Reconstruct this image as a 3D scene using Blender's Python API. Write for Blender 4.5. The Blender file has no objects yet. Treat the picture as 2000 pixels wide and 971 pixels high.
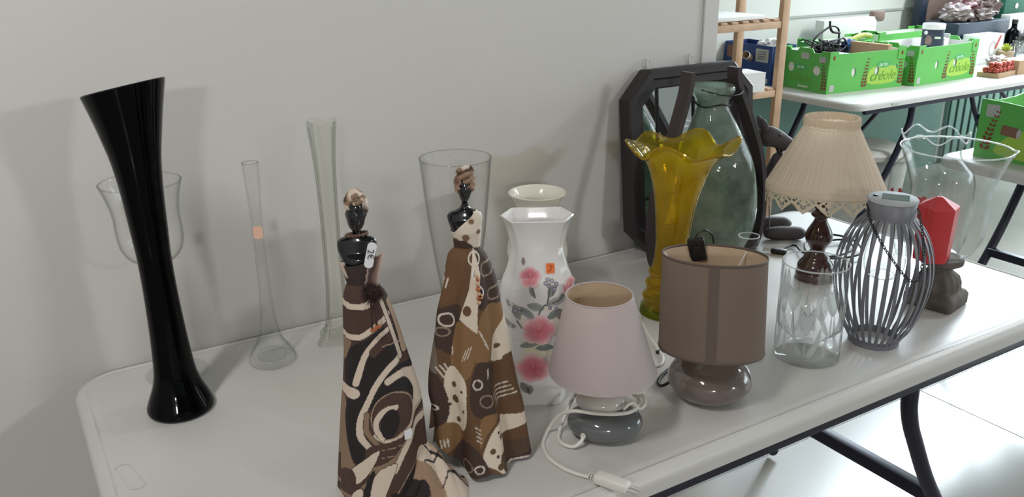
import bpy, bmesh, math, random
from math import sin, cos, pi, radians, sqrt, atan2, exp
from mathutils import Vector, Matrix
random.seed(7)
S = bpy.context.scene
COL = S.collection

# ------------------------------------------------------------------ camera, world, lights, exposure
TZ = 0.74                                   # table top height
CAM = Vector((-0.0321, -1.5377, 1.447))
def make_camera():
    yaw, pitch, roll = 0.5433, -0.346, -0.012
    f = Vector((sin(yaw)*cos(pitch), cos(yaw)*cos(pitch), sin(pitch)))
    r = Vector((cos(yaw), -sin(yaw), 0)); u = r.cross(f)
    r2 = r*cos(roll) + u*sin(roll); u2 = u*cos(roll) - r*sin(roll)
    m = Matrix((r2, u2, -f)).transposed().to_4x4(); m.translation = CAM
    cd = bpy.data.cameras.new('camera'); co = bpy.data.objects.new('camera', cd); COL.objects.link(co)
    co.matrix_world = m
    cd.sensor_width = 36; cd.lens = 36*1688.5/2000; cd.clip_start = 0.05
    S.camera = co
make_camera()
w = bpy.data.worlds.new('world'); S.world = w; w.use_nodes = True
w.node_tree.nodes['Background'].inputs[0].default_value = (0.75, 0.85, 1, 1)
w.node_tree.nodes['Background'].inputs[1].default_value = 0.02
def area(name, loc, target, sx, sy, power, col):
    l = bpy.data.lights.new(name, 'AREA'); l.shape = 'RECTANGLE'; l.size = sx; l.size_y = sy
    l.energy = power; l.color = col
    o = bpy.data.objects.new(name, l); COL.objects.link(o); o.location = loc
    o.rotation_euler = (Vector(target)-Vector(loc)).to_track_quat('-Z', 'Y').to_euler()
    return o
WARM = (1.0, 0.965, 0.93)
area('ceiling_and_fill_light', (-0.75, -1.25, 2.9), (-0.6, -0.9, 0), 0.12, 0.5, 24, WARM)
area('ceiling_and_fill_light', (-2.8, -6.8, 2.85), (0.6, -0.3, 1.0), 0.5, 0.25, 68, WARM)
area('ceiling_and_fill_light', (3.8, -7.0, 2.85), (0.8, -0.3, 1.0), 0.5, 0.25, 66, WARM)
area('ceiling_and_fill_light', (4.6, -0.5, 2.85), (4.3, 0.6, 0.8), 0.25, 1.2, 75, (0.95, 0.99, 1.0))  # added fill, not a known lamp: brightens the back wall and boxes
# daylight: the window band of the back wall and the one of the end wall
area('window_daylight', (5.6, 1.74, 2.0), (5.0, -1.0, 0.7), 4.6, 1.5, 560, (0.80, 0.92, 1.0))
area('window_daylight', (8.42, -1.6, 1.85), (3.0, -1.0, 0.8), 5.0, 1.9, 40, (0.80, 0.91, 1.0))
S.view_settings.view_transform = 'Standard'
S.view_settings.look = 'None'
S.view_settings.gamma = 1.0
S.view_settings.use_curve_mapping = False
S.view_settings.exposure = 0.0
S.cycles.max_bounces = 14; S.cycles.transparent_max_bounces = 40
S.cycles.transmission_bounces = 14; S.cycles.glossy_bounces = 6; S.cycles.diffuse_bounces = 5
S.cycles.caustics_refractive = False; S.cycles.caustics_reflective = False
S.cycles.sample_clamp_indirect = 6.0

# ------------------------------------------------------------------ materials
def srgb(r, g, b):
    f = lambda c: (c/255/12.92) if c/255 <= .04045 else ((c/255+.055)/1.055)**2.4
    return (f(r), f(g), f(b), 1)
def nt(name):
    m = bpy.data.materials.new(name); m.use_nodes = True
    t = m.node_tree; b = t.nodes['Principled BSDF']
    return m, t, b
def mat(name, col, rough=.5, metal=0, noise=0, nscale=20, bump=0, bscale=200, spec=.5, trans=0, coat=0, sss=0):
    m, t, b = nt(name)
    c = srgb(*col)
    b.inputs['Base Color'].default_value = c
    b.inputs['Roughness'].default_value = rough; b.inputs['Metallic'].default_value = metal
    b.inputs['Specular IOR Level'].default_value = spec
    b.inputs['Coat Weight'].default_value = coat
    if sss:
        b.inputs['Subsurface Weight'].default_value = sss
        b.inputs['Subsurface Radius'].default_value = (.02, .012, .008); b.inputs['Subsurface Scale'].default_value = .3
    co = t.nodes.new('ShaderNodeTexCoord')
    if noise:
        n = t.nodes.new('ShaderNodeTexNoise'); n.inputs['Scale'].default_value = nscale; n.inputs['Detail'].default_value = 6
        t.links.new(co.outputs['Object'], n.inputs['Vector'])
        mr = t.nodes.new('ShaderNodeMapRange'); mr.inputs[1].default_value = .3; mr.inputs[2].default_value = .7
        mr.inputs[3].default_value = 1-noise; mr.inputs[4].default_value = 1+noise
        t.links.new(n.outputs['Fac'], mr.inputs[0])
        mx = t.nodes.new('ShaderNodeVectorMath'); mx.operation = 'SCALE'; mx.inputs[0].default_value = c[:3]
        t.links.new(mr.outputs[0], mx.inputs['Scale']); t.links.new(mx.outputs[0], b.inputs['Base Color'])
    if bump:
        n = t.nodes.new('ShaderNodeTexNoise'); n.inputs['Scale'].default_value = bscale; n.inputs['Detail'].default_value = 4
        t.links.new(co.outputs['Object'], n.inputs['Vector'])
        bp = t.nodes.new('ShaderNodeBump'); bp.inputs['Strength'].default_value = bump; bp.inputs['Distance'].default_value = .002
        t.links.new(n.outputs['Fac'], bp.inputs['Height']); t.links.new(bp.outputs[0], b.inputs['Normal'])
    if trans:      # thin cloth or card that lets some light through
        tr = t.nodes.new('ShaderNodeBsdfTranslucent'); tr.inputs[0].default_value = c
        ms = t.nodes.new('ShaderNodeMixShader'); ms.inputs[0].default_value = trans
        out = t.nodes['Material Output']
        t.links.new(b.outputs[0], ms.inputs[1]); t.links.new(tr.outputs[0], ms.inputs[2]); t.links.new(ms.outputs[0], out.inputs[0])
    return m
def vmat(name, rough=.8, trans=0, bump=0, bscale=900, spec=.3):      # colours printed on the thing: read from its colour attribute
    m, t, b = nt(name)
    a = t.nodes.new('ShaderNodeAttribute'); a.attribute_name = 'print'
    t.links.new(a.outputs['Color'], b.inputs['Base Color'])
    b.inputs['Roughness'].default_value = rough; b.inputs['Specular IOR Level'].default_value = spec
    if bump:
        co = t.nodes.new('ShaderNodeTexCoord')
        n = t.nodes.new('ShaderNodeTexNoise'); n.inputs['Scale'].default_value = bscale
        t.links.new(co.outputs['Object'], n.inputs['Vector'])
        bp = t.nodes.new('ShaderNodeBump'); bp.inputs['Strength'].default_value = bump; bp.inputs['Distance'].default_value = .001
        t.links.new(n.outputs['Fac'], bp.inputs['Height']); t.links.new(bp.outputs[0], b.inputs['Normal'])
    return m
def glass(name, tint=(.994, .996, .994), edge=(.42, .45, .43), rough=.0, haze=0, hazecol=(.8, .8, .8), refl=1.0, edge_pow=6.0, bump=0, bscale=40):
    """thin blown glass: passes light straight, darker towards its silhouette, with Fresnel reflection"""
    m, t, b = nt(name); t.nodes.remove(b)
    out = t.nodes['Material Output']
    lw = t.nodes.new('ShaderNodeLayerWeight'); lw.inputs['Blend'].default_value = .5
    def math(op, a_, b_):
        n_ = t.nodes.new('ShaderNodeMath'); n_.operation = op
        for i_, v_ in enumerate((a_, b_)):
            if isinstance(v_, (int, float)): n_.inputs[i_].default_value = v_
            else: t.links.new(v_, n_.inputs[i_])
        return n_
    pw = math('POWER', lw.outputs['Facing'], edge_pow)
    mc = t.nodes.new('ShaderNodeMix'); mc.data_type = 'RGBA'
    mc.inputs[6].default_value = (*tint, 1); mc.inputs[7].default_value = (*edge, 1)
    t.links.new(pw.outputs[0], mc.inputs[0])
    tr = t.nodes.new('ShaderNodeBsdfTransparent'); t.links.new(mc.outputs[2], tr.inputs[0])
    gl = t.nodes.new('ShaderNodeBsdfGlossy'); gl.inputs['Roughness'].default_value = max(rough, .015)
    f5 = math('POWER', lw.outputs['Facing'], 5.0)
    mm = math('ADD', math('MULTIPLY', f5.outputs[0], .6*refl).outputs[0], .022*refl)
    if bump:
        co = t.nodes.new('ShaderNodeTexCoord'); n = t.nodes.new('ShaderNodeTexNoise'); n.inputs['Scale'].default_value = bscale
        t.links.new(co.outputs['Object'], n.inputs['Vector'])
        bp = t.nodes.new('ShaderNodeBump'); bp.inputs['Strength'].default_value = bump; bp.inputs['Distance'].default_value = .004
        t.links.new(n.outputs['Fac'], bp.inputs['Height'])
        t.links.new(bp.outputs[0], gl.inputs['Normal']); t.links.new(bp.outputs[0], lw.inputs['Normal'])
    base = tr.outputs[0]
    if haze:
        df = t.nodes.new('ShaderNodeBsdfDiffuse'); df.inputs[0].default_value = (*hazecol, 1)
        hn = t.nodes.new('ShaderNodeTexNoise'); hn.inputs['Scale'].default_value = 22; hn.inputs['Detail'].default_value = 5
        hc = t.nodes.new('ShaderNodeTexCoord'); t.links.new(hc.outputs['Object'], hn.inputs['Vector'])
        hm = t.nodes.new('ShaderNodeMapRange'); hm.inputs[1].default_value = .35; hm.inputs[2].default_value = .68
        hm.inputs[3].default_value = haze*.55; hm.inputs[4].default_value = min(1, haze*1.5); t.links.new(hn.outputs['Fac'], hm.inputs[0])
        tl = t.nodes.new('ShaderNodeBsdfTranslucent'); tl.inputs[0].default_value = (*hazecol, 1)
        m2 = t.nodes.new('ShaderNodeMixShader'); m2.inputs[0].default_value = .5
        t.links.new(df.outputs[0], m2.inputs[1]); t.links.new(tl.outputs[0], m2.inputs[2])
        m1 = t.nodes.new('ShaderNodeMixShader'); t.links.new(hm.outputs[0], m1.inputs[0])
        t.links.new(tr.outputs[0], m1.inputs[1]); t.links.new(m2.outputs[0], m1.inputs[2]); base = m1.outputs[0]
    ms = t.nodes.new('ShaderNodeMixShader')
    t.links.new(mm.outputs[0], ms.inputs[0]); t.links.new(base, ms.inputs[1]); t.links.new(gl.outputs[0], ms.inputs[2])
    t.links.new(ms.outputs[0], out.inputs[0])
    return m
def solid_glass(name, col=(.97, .98, .96), rough=0.0):
    m, t, b = nt(name)
    b.inputs['Base Color'].default_value = (*col, 1); b.inputs['Roughness'].default_value = rough
    b.inputs['Transmission Weight'].default_value = 1; b.inputs['IOR'].default_value = 1.45
    return m
M = {}
M['wall'] = mat('wall_paint', (212, 210, 207), .75, noise=.03, nscale=1.5, bump=.15, bscale=300)
M['white_wall'] = mat('white_panel_paint', (226, 230, 226), .55, noise=.02, nscale=1)
M['teal'] = mat('teal_paint', (112, 150, 138), .6, noise=.05, nscale=2)
M['ceiling'] = mat('ceiling_paint', (150, 150, 148), .9)
M['table'] = mat('white_plastic', (206, 205, 202), .38, noise=.02, nscale=6, bump=.12, bscale=500)
M['frame'] = mat('dark_steel', (34, 34, 52), .4, metal=.2)
M['black_plastic'] = mat('black_plastic', (22, 22, 24), .4)
M['white_plastic'] = mat('white_cable_plastic', (225, 223, 217), .4)
M['black_glass'] = mat('black_glass', (3, 4, 6), .06, spec=.13)
M['sticker'] = mat('white_paper', (222, 222, 225), .7)
M['orange'] = mat('orange_paper', (240, 118, 50), .6)
M['orange_clear'] = mat('faded_orange_paper', (236, 190, 168), .6)
M['ink'] = mat('ink', (60, 60, 75), .6)
M['clear'] = glass('clear_glass')
M['clear2'] = glass('clear_glass_thick', (.985, .988, .985), (.34, .37, .35))
M['clear_solid'] = solid_glass('clear_glass_base')
M['green_clear'] = glass('greenish_clear_glass', (.982, .986, .972), (.36, .40, .34))
M['rib'] = glass('glass_rib', (.90, .91, .89), (.30, .32, .30))
M['rim_glint'] = glass('glass_rim_painted_glint', (.95, .96, .96), (.6, .62, .62), haze=.45, hazecol=(.9, .93, .94), refl=1.6)  # white haze paints the window's bright reflection into the rim colour
M['etched'] = glass('etched_glass', (.8, .82, .82), (.6, .62, .62), haze=.55, hazecol=(.72, .74, .75), refl=.3)
M['yellow'] = glass('yellow_glass', (.90, .77, .09), (.50, .37, .01), haze=.20, hazecol=(.72, .58, .03), refl=1.6, bump=.35, bscale=38)
M['yellow_base'] = glass('yellow_green_glass', (.60, .66, .04), (.25, .32, .01), haze=.25, hazecol=(.35, .42, .03))
M['bottle'] = glass('green_bubbled_glass', (.64, .72, .66), (.24, .31, .26), haze=.45, hazecol=(.42, .49, .43), refl=1.3, bump=.25, bscale=45)
M['porcelain'] = mat('white_porcelain', (228, 227, 226), .12, coat=.5)
M['cream_porcelain'] = mat('cream_porcelain', (232, 228, 216), .15, coat=.4, sss=.15)
M['figure'] = mat('black_gloss_resin', (8, 8, 11), .12, coat=.6)
M['print'] = vmat('printed_cloth', .75, bump=.3)
M['decal'] = vmat('printed_glaze', .15, spec=.5)
M['card_print'] = vmat('printed_card', .6)
M['bead'] = mat('brown_wood_bead', (92, 66, 52), .45)
M['bead_red'] = mat('amber_bead', (170, 96, 56), .35)
M['fur'] = mat('brown_fur', (52, 34, 29), .9)
M['pink_shade'] = mat('pale_lilac_fabric', (214, 204, 206), .85, bump=.25, bscale=900, trans=.35)
M['shade_lining'] = mat('beige_shade_lining', (222, 200, 172), .8, trans=.3)
M['taupe_shade'] = mat('taupe_fabric', (134, 119, 108), .85, bump=.35, bscale=900, trans=.30)
M['taupe_rim'] = mat('taupe_fabric_trim', (96, 84, 77), .85, bump=.3, bscale=900)
M['pebble_grey'] = mat('grey_glazed_ceramic', (98, 101, 103), .1, coat=.5)
M['pebble_white'] = mat('white_glazed_ceramic', (205, 203, 199), .12, coat=.5)
M['taupe_ceramic'] = mat('taupe_glazed_ceramic', (106, 95, 90), .1, coat=.6)
M['mirror_frame'] = mat('dark_stained_wood', (38, 30, 33), .5, noise=.25, nscale=30)
M['bent_wood'] = mat('dark_bent_wood', (54, 44, 46), .55, noise=.2, nscale=25)
M['mirror'] = mat('mirror_silver', (235, 238, 238), .015, metal=1)
M['wire'] = mat('dark_wire', (36, 36, 38), .4, metal=.7)
M['hook'] = mat('pale_metal', (205, 205, 200), .35, metal=.3)
M['cream_cloth'] = mat('cream_pleated_cloth', (228, 214, 194), .85, bump=.2, bscale=700, trans=.35)
M['lace'] = mat('cream_lace', (222, 211, 188), .9, bump=.5, bscale=900, trans=.2)
M['dark_wood'] = mat('turned_mahogany', (58, 28, 22), .18, noise=.3, nscale=40, coat=.6)
M['lantern'] = mat('grey_painted_metal', (118, 120, 128), .45, metal=.15)
M['lantern_top'] = mat('silver_plastic', (172, 177, 180), .7, spec=.2)
M['solar'] = mat('solar_cell', (120, 134, 128), .9, spec=.0)
M['stone'] = mat('carved_grey_stone', (94, 88, 80), .75, noise=.35, nscale=28, bump=.6, bscale=90)
M['candle'] = mat('red_wax', (205, 52, 60), .42, sss=.3)
M['wick'] = mat('wick', (230, 220, 200), .8)
M['animal'] = mat('grey_stained_wood', (70, 62, 64), .6, noise=.25, nscale=40)
M['light_wood'] = mat('light_pine', (188, 156, 126), .6, noise=.12, nscale=12)
M['card_green'] = mat('green_printed_card', (92, 178, 80), .55, noise=.04, nscale=8)
M['card_inside'] = mat('white_card', (230, 228, 226), .8)
M['card_blue'] = mat('blue_printed_card', (36, 62, 122), .55)
M['card_brown'] = mat('brown_card', (170, 142, 112), .85)
M['paper_white'] = mat('white_card_box', (228, 230, 228), .6)
M['print_grey'] = mat('grey_label_print', (178, 182, 178), .6)
M['print_white'] = mat('white_print', (214, 236, 208), .6)
M['print_dkgreen'] = mat('dark_green_print', (86, 150, 62), .6)
M['print_olive'] = mat('olive_print', (118, 172, 60), .6)
M['print_yellow'] = mat('yellow_green_print', (160, 200, 78), .6)
M['print_oval'] = mat('green_oval_print', (66, 168, 92), .6)
M['print_red'] = mat('rust_red_print', (126, 52, 34), .6)
M['print_brown'] = mat('brown_can_print', (128, 92, 74), .6)
M['floor'] = mat('grey_vinyl_floor', (158, 154, 147), .2, noise=.05, nscale=3, spec=.6)
M['seam'] = mat('vinyl_seam', (150, 150, 150), .5)
M['bin'] = mat('grey_storage_plastic', (186, 190, 186), .5)
M['bin_lid'] = mat('pale_lid_plastic', (214, 212, 204), .5, bump=.3, bscale=300)
M['cable'] = mat('black_rubber', (18, 18, 20), .5)
M['bag'] = mat('crumpled_plastic_bag', (150, 138, 136), .3, noise=.2, nscale=30, trans=.3)
M['bag_brown'] = mat('mauve_plastic_bag', (108, 90, 86), .35, noise=.3, nscale=40, trans=.2)
M['bag_blue'] = mat('pale_blue_bag', (170, 184, 192), .35, noise=.1, nscale=20)
M['bag_red'] = mat('dark_red_plastic', (98, 62, 66), .35, noise=.3, nscale=40)
M['dark_green'] = mat('dark_green_plastic', (32, 92, 72), .5)
M['navy'] = mat('navy_plastic', (32, 44, 62), .4)
M['brown_panel'] = mat('brown_board', (128, 108, 100), .7)
M['leaf'] = mat('yellow_green_leaf', (176, 188, 84), .6)
M['pot'] = mat('tan_clay', (160, 138, 108), .7)
M['red_bead'] = mat('copper_red_bauble', (164, 70, 56), .2, metal=.4)
M['blue'] = mat('blue_cloth', (56, 106, 176), .7)
M['olive'] = mat('olive_plastic', (176, 184, 88), .5)
M['red_flower'] = mat('red_flower_print', (176, 66, 70), .4)
M['window_frame'] = mat('white_window_frame', (225, 228, 228), .5)
def emit(name, col, s):
    m, t, b = nt(name)
    b.inputs['Base Color'].default_value = (0, 0, 0, 1)
    b.inputs['Emission Color'].default_value = (*col, 1); b.inputs['Emission Strength'].default_value = s
    return m
M['sky_pane'] = emit('daylit_pane', (0.8, 0.92, 1.0), 4.0)

# ------------------------------------------------------------------ helpers
def link(o, parent=None):
    COL.objects.link(o)
    if parent is not None: o.parent = parent
    return o
def mesh_obj(name, verts, faces, m, parent=None, smooth=True, loc=None, rot=None, colors=None, auto=None):
    me = bpy.data.meshes.new(name); me.from_pydata([tuple(v) for v in verts], [], faces); me.update()
    if smooth: me.polygons.foreach_set('use_smooth', [True]*len(me.polygons))
    if m is not None: me.materials.append(m)
    if colors is not None:
        a = me.color_attributes.new('print', 'FLOAT_COLOR', 'POINT')
        a.data.foreach_set('color', [c for col in colors for c in col])
    o = bpy.data.objects.new(name, me); link(o, parent)
    if loc: o.location = loc
    if rot: o.rotation_euler = rot
    if auto and smooth:
        me.set_sharp_from_angle(angle=radians(auto))
    return o
def from_bm(name, bm, m, parent=None, smooth=False, auto=None, loc=None, rot=None):
    me = bpy.data.meshes.new(name); bmesh.ops.recalc_face_normals(bm, faces=bm.faces); bm.to_mesh(me); bm.free()
    if smooth: me.polygons.foreach_set('use_smooth', [True]*len(me.polygons))
    if m is not None: me.materials.append(m)
    if auto: me.set_sharp_from_angle(angle=radians(auto))
    o = bpy.data.objects.new(name, me); link(o, parent)
    if loc: o.location = loc
    if rot: o.rotation_euler = rot
    return o
def thing(name, label, cat, loc=(0, 0, 0), rz=0, group=None):
    o = bpy.data.objects.new(name, None); o.empty_display_size = .03; link(o)
    o.location = loc; o.rotation_euler = (0, 0, rz); o['label'] = label; o['category'] = cat
    if group: o['group'] = group
    return o
def tag(o, label, cat, group=None):
    o['label'] = label; o['category'] = cat
    if group: o['group'] = group
    return o
def structure(o): o['kind'] = 'structure'; return o
def face_cam(x, y):                       # turn so that local -Y looks towards the camera
    return -atan2(x-CAM.x, y-CAM.y)
def catmull(pts, n=6, closed=False):
    P = [Vector(p) for p in pts]; out = []; N = len(P)
    for i in range(N if closed else N-1):
        if closed: a, b, c, d = P[(i-1) % N], P[i], P[(i+1) % N], P[(i+2) % N]
        else: a, b, c, d = P[max(i-1, 0)], P[i], P[i+1], P[min(i+2, N-1)]
        for k in range(n):
            t = k/n
            out.append(.5*((2*b)+(-a+c)*t+(2*a-5*b+4*c-d)*t*t+(-a+3*b-3*c+d)*t*t*t))
    if not closed: out.append(P[-1])
    return out
def smooth_prof(pr, n=5):
    return [(max(p[0], 0), p[1]) for p in [tuple(v)[:2] for v in catmull([(a, b, 0) for a, b in pr], n)]]
def ring_grid(nr, n, off=0, closed=True):
    f = []
    for i in range(nr-1):
        for k in range(n if closed else n-1):
            k2 = (k+1) % n
            f.append((off+i*n+k, off+i*n+k2, off+(i+1)*n+k2, off+(i+1)*n+k))
    return f
def lathe(name, pr, m, parent=None, n=64, deform=None, cap0=False, cap1=False, loc=None, rot=None, colors=None, auto=50):
    V = []; 
    for r, z in pr:
        for k in range(n):
            a = 2*pi*k/n; p = Vector((r*cos(a), r*sin(a), z))
            V.append(deform(p, a, r, z) if deform else p)
    F = ring_grid(len(pr), n)
    if cap0: F.append(tuple(range(n-1, -1, -1)))
    if cap1: F.append(tuple(range((len(pr)-1)*n, len(pr)*n)))
    cl = [colors(v, i) for i, v in enumerate(V)] if colors else None
    return mesh_obj(name, V, F, m, parent, loc=loc, rot=rot, colors=cl, auto=auto)
def shell(pr, t, floor=None):
    """closed double wall profile from an outer profile running bottom to top"""
    inner = [(max(r-t, .0005), z) for r, z in pr if z >= (floor if floor is not None else pr[0][1]+t)]
    fz = floor if floor is not None else pr[0][1]+t
    return [(0.0005, pr[0][1])]+list(pr)+[(pr[-1][0]-t*.5, pr[-1][1]+t*.4)]+inner[::-1]+[(.0005, fz)]
def tube_data(pts, r, n=8, closed=False, taper=None):
    P = [Vector(p) for p in pts]; N = len(P); V = []; prev = None
    for i in range(N):
        if closed: t = P[(i+1) % N]-P[i-1]
        else: t = P[min(i+1, N-1)]-P[max(i-1, 0)]
        t.normalize()
        if prev is None:
            a = Vector((0, 0, 1)) if abs(t.z) < .9 else Vector((1, 0, 0))
            u = t.cross(a).normalized()
        else:
            u = (prev - t*prev.dot(t)).normalized()
        prev = u; v = t.cross(u)
        rr = r if taper is None else r*taper(i/(N-1))
        for k in range(n):
            a = 2*pi*k/n; V.append(P[i]+(u*cos(a)+v*sin(a))*rr)
    F = ring_grid(N, n)
    if closed: F += [((N-1)*n+k, (N-1)*n+(k+1) % n, (k+1) % n, k) for k in range(n)]
    else: F += [tuple(range(n-1, -1, -1)), tuple(range((N-1)*n, N*n))]
    return V, F
def tube(name, pts, r, m, parent=None, n=8, closed=False, sm=6, taper=None):
    P = catmull(pts, sm, closed) if sm else pts
    V, F = tube_data(P, r, n, closed, taper)
    return mesh_obj(name, V, F, m, parent, auto=60)
def bm_box(bm, c, d, bev=0, seg=2, rot=None):
    g = bmesh.ops.create_cube(bm, size=1); vs = g['verts']
    bmesh.ops.scale(bm, vec=d, verts=vs)
    if bev:
        es = list({e for v in vs for e in v.link_edges})
        r = bmesh.ops.bevel(bm, geom=es, offset=bev, segments=seg, affect='EDGES', profile=.5)
        vs = list({v for f in r['faces'] for v in f.verts} | {v for v in vs if v.is_valid})
    if rot is not None: bmesh.ops.rotate(bm, cent=(0, 0, 0), matrix=rot, verts=vs)
    bmesh.ops.translate(bm, vec=c, verts=vs)
    return vs
def box(name, c, d, m, parent=None, bev=0, seg=2, rot=None):
    bm = bmesh.new(); bm_box(bm, (0, 0, 0), d, bev, seg)
    o = from_bm(name, bm, m, parent, smooth=bev > 0, auto=40 if bev > 0 else None)
    o.location = c
    if rot: o.rotation_euler = rot
    return o
def plate(name, outer, holes, th, m, parent=None, loc=(0, 0, 0), rot=(0, 0, 0)):
    """flat sheet cut to an outline with holes (made in XY, thickness along Z)"""
    cu = bpy.data.curves.new('cut', 'CURVE'); cu.dimensions = '2D'; cu.fill_mode = 'BOTH'; cu.extrude = th/2
    for lp in [outer]+list(holes):
        sp = cu.splines.new('POLY'); sp.points.add(len(lp)-1); sp.use_cyclic_u = True
        for i, p in enumerate(lp): sp.points[i].co = (p[0], p[1], 0, 1)
    to = bpy.data.objects.new('cut', cu); COL.objects.link(to)
    dg = bpy.context.evaluated_depsgraph_get()
    me = bpy.data.meshes.new_from_object(to.evaluated_get(dg)); bpy.data.objects.remove(to); bpy.data.curves.remove(cu)
    me.name = name; me.materials.clear(); me.materials.append(m)
    o = bpy.data.objects.new(name, me); link(o, parent); o.location = loc; o.rotation_euler = rot
    return o
def text(name, body, size, m, parent=None, loc=(0, 0, 0), rot=(0, 0, 0), shear=0, th=.0004, space=1.0):
    cu = bpy.data.curves.new('letters', 'FONT'); cu.body = body; cu.size = size; cu.extrude = th; cu.shear = shear
    cu.align_x = 'CENTER'; cu.align_y = 'CENTER'; cu.space_character = space
    to = bpy.data.objects.new('letters', cu); COL.objects.link(to)
    dg = bpy.context.evaluated_depsgraph_get()
    me = bpy.data.meshes.new_from_object(to.evaluated_get(dg)); bpy.data.objects.remove(to); bpy.data.curves.remove(cu)
    me.name = name; me.materials.clear(); me.materials.append(m)
    o = bpy.data.objects.new(name, me); link(o, parent); o.location = loc; o.rotation_euler = rot
    return o
def ell(cx, cy, rx, ry, n=20, a0=0): return [(cx+rx*cos(2*pi*k/n+a0), cy+ry*sin(2*pi*k/n+a0)) for k in range(n)]
def copy_tree(o, parent=None):
    c = o.copy(); COL.objects.link(c); c.parent = parent
    for ch in list(o.children): copy_tree(ch, c)
    return c
def lumpy(name, c, d, m, parent=None, seed=0, amp=.25, sub=4, rough=1.0):
    """crumpled soft lump"""
    bm = bmesh.new(); bmesh.ops.create_icosphere(bm, subdivisions=sub, radius=.5)
    from mathutils import noise
    for v in bm.verts:
        p = v.co*4*rough+Vector((seed*7.1, seed*3.3, seed))
        k = 1+amp*(noise.noise(p)+.5*noise.noise(p*2.3)+.5*abs(noise.noise(p*3.7)))
        v.co = Vector((v.co.x*d[0]*k, v.co.y*d[1]*k, max(v.co.z*k, -.42)*d[2]))
    zm = min(v.co.z for v in bm.verts)
    for v in bm.verts: v.co.z -= zm
    return from_bm(name, bm, m, parent, smooth=True, auto=35, loc=c)

# ------------------------------------------------------------------ the room
FX0, FX1, FY0, FY1, CH = -3.4, 8.5, -8.6, 1.8, 3.0
structure(box('floor', ((FX0+FX1)/2, (FY0+FY1)/2, -.05), (FX1-FX0+.4, FY1-FY0+.4, .1), M['floor']))
for i, (a, b) in enumerate((((-2.6, -.05), (8.4, -.05)), ((2.46, -5.4), (2.46, 1.7)))):
    c = ((a[0]+b[0])/2, (a[1]+b[1])/2, .0004)
    structure(box(f'trim_{i+1}', c, (max(b[0]-a[0], .003), max(b[1]-a[1], .003), .0008), M['seam']))
structure(box('ceiling', ((FX0+FX1)/2, (FY0+FY1)/2, CH+.05), (FX1-FX0+.4, FY1-FY0+.4, .1), M['ceiling']))
WE = 1.473                                      # where the near wall ends
structure(box('wall_left', ((FX0+WE)/2, .06, CH/2), (WE-FX0, .12, CH), M['wall'], bev=.004))
structure(box('trim_6', (WE-.050, -.001, CH/2), (.004, .004, CH), M['print_grey']))
structure(box('wall_back', ((FX0+FX1)/2, FY1+.05, CH/2), (FX1-FX0, .1, CH), M['white_wall']))
structure(box('wall_front', ((FX0+FX1)/2, FY0-.05, CH/2), (FX1-FX0, .1, CH), M['wall']))
structure(box('wall_west', (FX0-.05, (FY0+FY1)/2, CH/2), (.1, FY1-FY0+.2, CH), M['wall']))
structure(box('wall_right', (FX1+.05, (FY0+FY1)/2, CH/2), (.1, FY1-FY0+.2, CH), M['white_wall']))
# teal lower part of the back wall, groove line above it
structure(box('trim_3', (2.95, FY1-.008, .41), (4.6, .016, .82), M['teal']))
structure(box('trim_4', (4.6, FY1-.004, 1.02), (8, .012, .012), M['print_grey']))
pt = structure(box('trim_5', (6.9, FY1-.012, .41), (3.2, .024, .82), M['teal']))
for i in range(40):
    sl = box('slat', (-1.56+i*.08, -.02, 0), (.055, .008, .82), M['teal'], pt, bev=.005, seg=1) if i == 0 else None
    if i == 0: s0 = sl
    else:
        c = s0.copy(); COL.objects.link(c); c.location = (-1.56+i*.08, -.02, 0)
# windows
def window(name, c, wx, wz, axis, nx):
    wo = structure(box(name, c, (.03, wx, wz) if axis == 'x' else (wx, .03, wz), M['sky_pane']))
    bm = bmesh.new()
    for k in range(nx+1):
        p = -wx/2+wx*k/nx
        bm_box(bm, (-.03, p, 0) if axis == 'x' else (p, -.03, 0), (.05, .06, wz+.06) if axis == 'x' else (.06, .05, wz+.06))
    for z in (-wz/2, wz/2):
        bm_box(bm, (-.03, 0, z) if axis == 'x' else (0, -.03, z), (.05, wx, .06) if axis == 'x' else (wx, .05, .06))
    from_bm('window_frame', bm, M['window_frame'], wo)
window('window_1', (FX1-.01, -1.6, 1.85), 5.0, 1.9, 'x', 4)
window('window_2', (5.6, FY1-.01, 2.0), 4.6, 1.5, 'y', 4)

# ------------------------------------------------------------------ folding tables
def rrect(x0, x1, y0, y1, r, ins, n=8):
    r = max(r-ins, .004); x0 += ins; x1 -= ins; y0 += ins; y1 -= ins; out = []
    for cx, cy, a0 in ((x1-r, y1-r, 0), (x0+r, y1-r, pi/2), (x0+r, y0+r, pi), (x1-r, y0+r, 1.5*pi)):
        for k in range(n+1): out.append((cx+r*cos(a0+pi/2*k/n), cy+r*sin(a0+pi/2*k/n)))
    return out
def tabletop(parent, L, W, th=.034, r=.075):
    rows = [(.0, -th), (.0, -th+.004), (-.001, -.02), (.0, -.013), (.004, -.006), (.010, -.002), (.017, 0), (.020, -.0018), (.023, -.0018), (.027, -.0004), (.034, -.0002)]
    V = []; n = None
    for ins, z in rows:
        rr = rrect(0, L, -W, 0, r, max(ins, 0)); n = len(rr)
        V += [(p[0], p[1], z) for p in rr]
    F = ring_grid(len(rows), n); F.append(tuple(range((len(rows)-1)*n, len(rows)*n))); F.append(tuple(range(n-1, -1, -1)))
    return mesh_obj('tabletop', V, F, M['table'], parent, auto=35)
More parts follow.
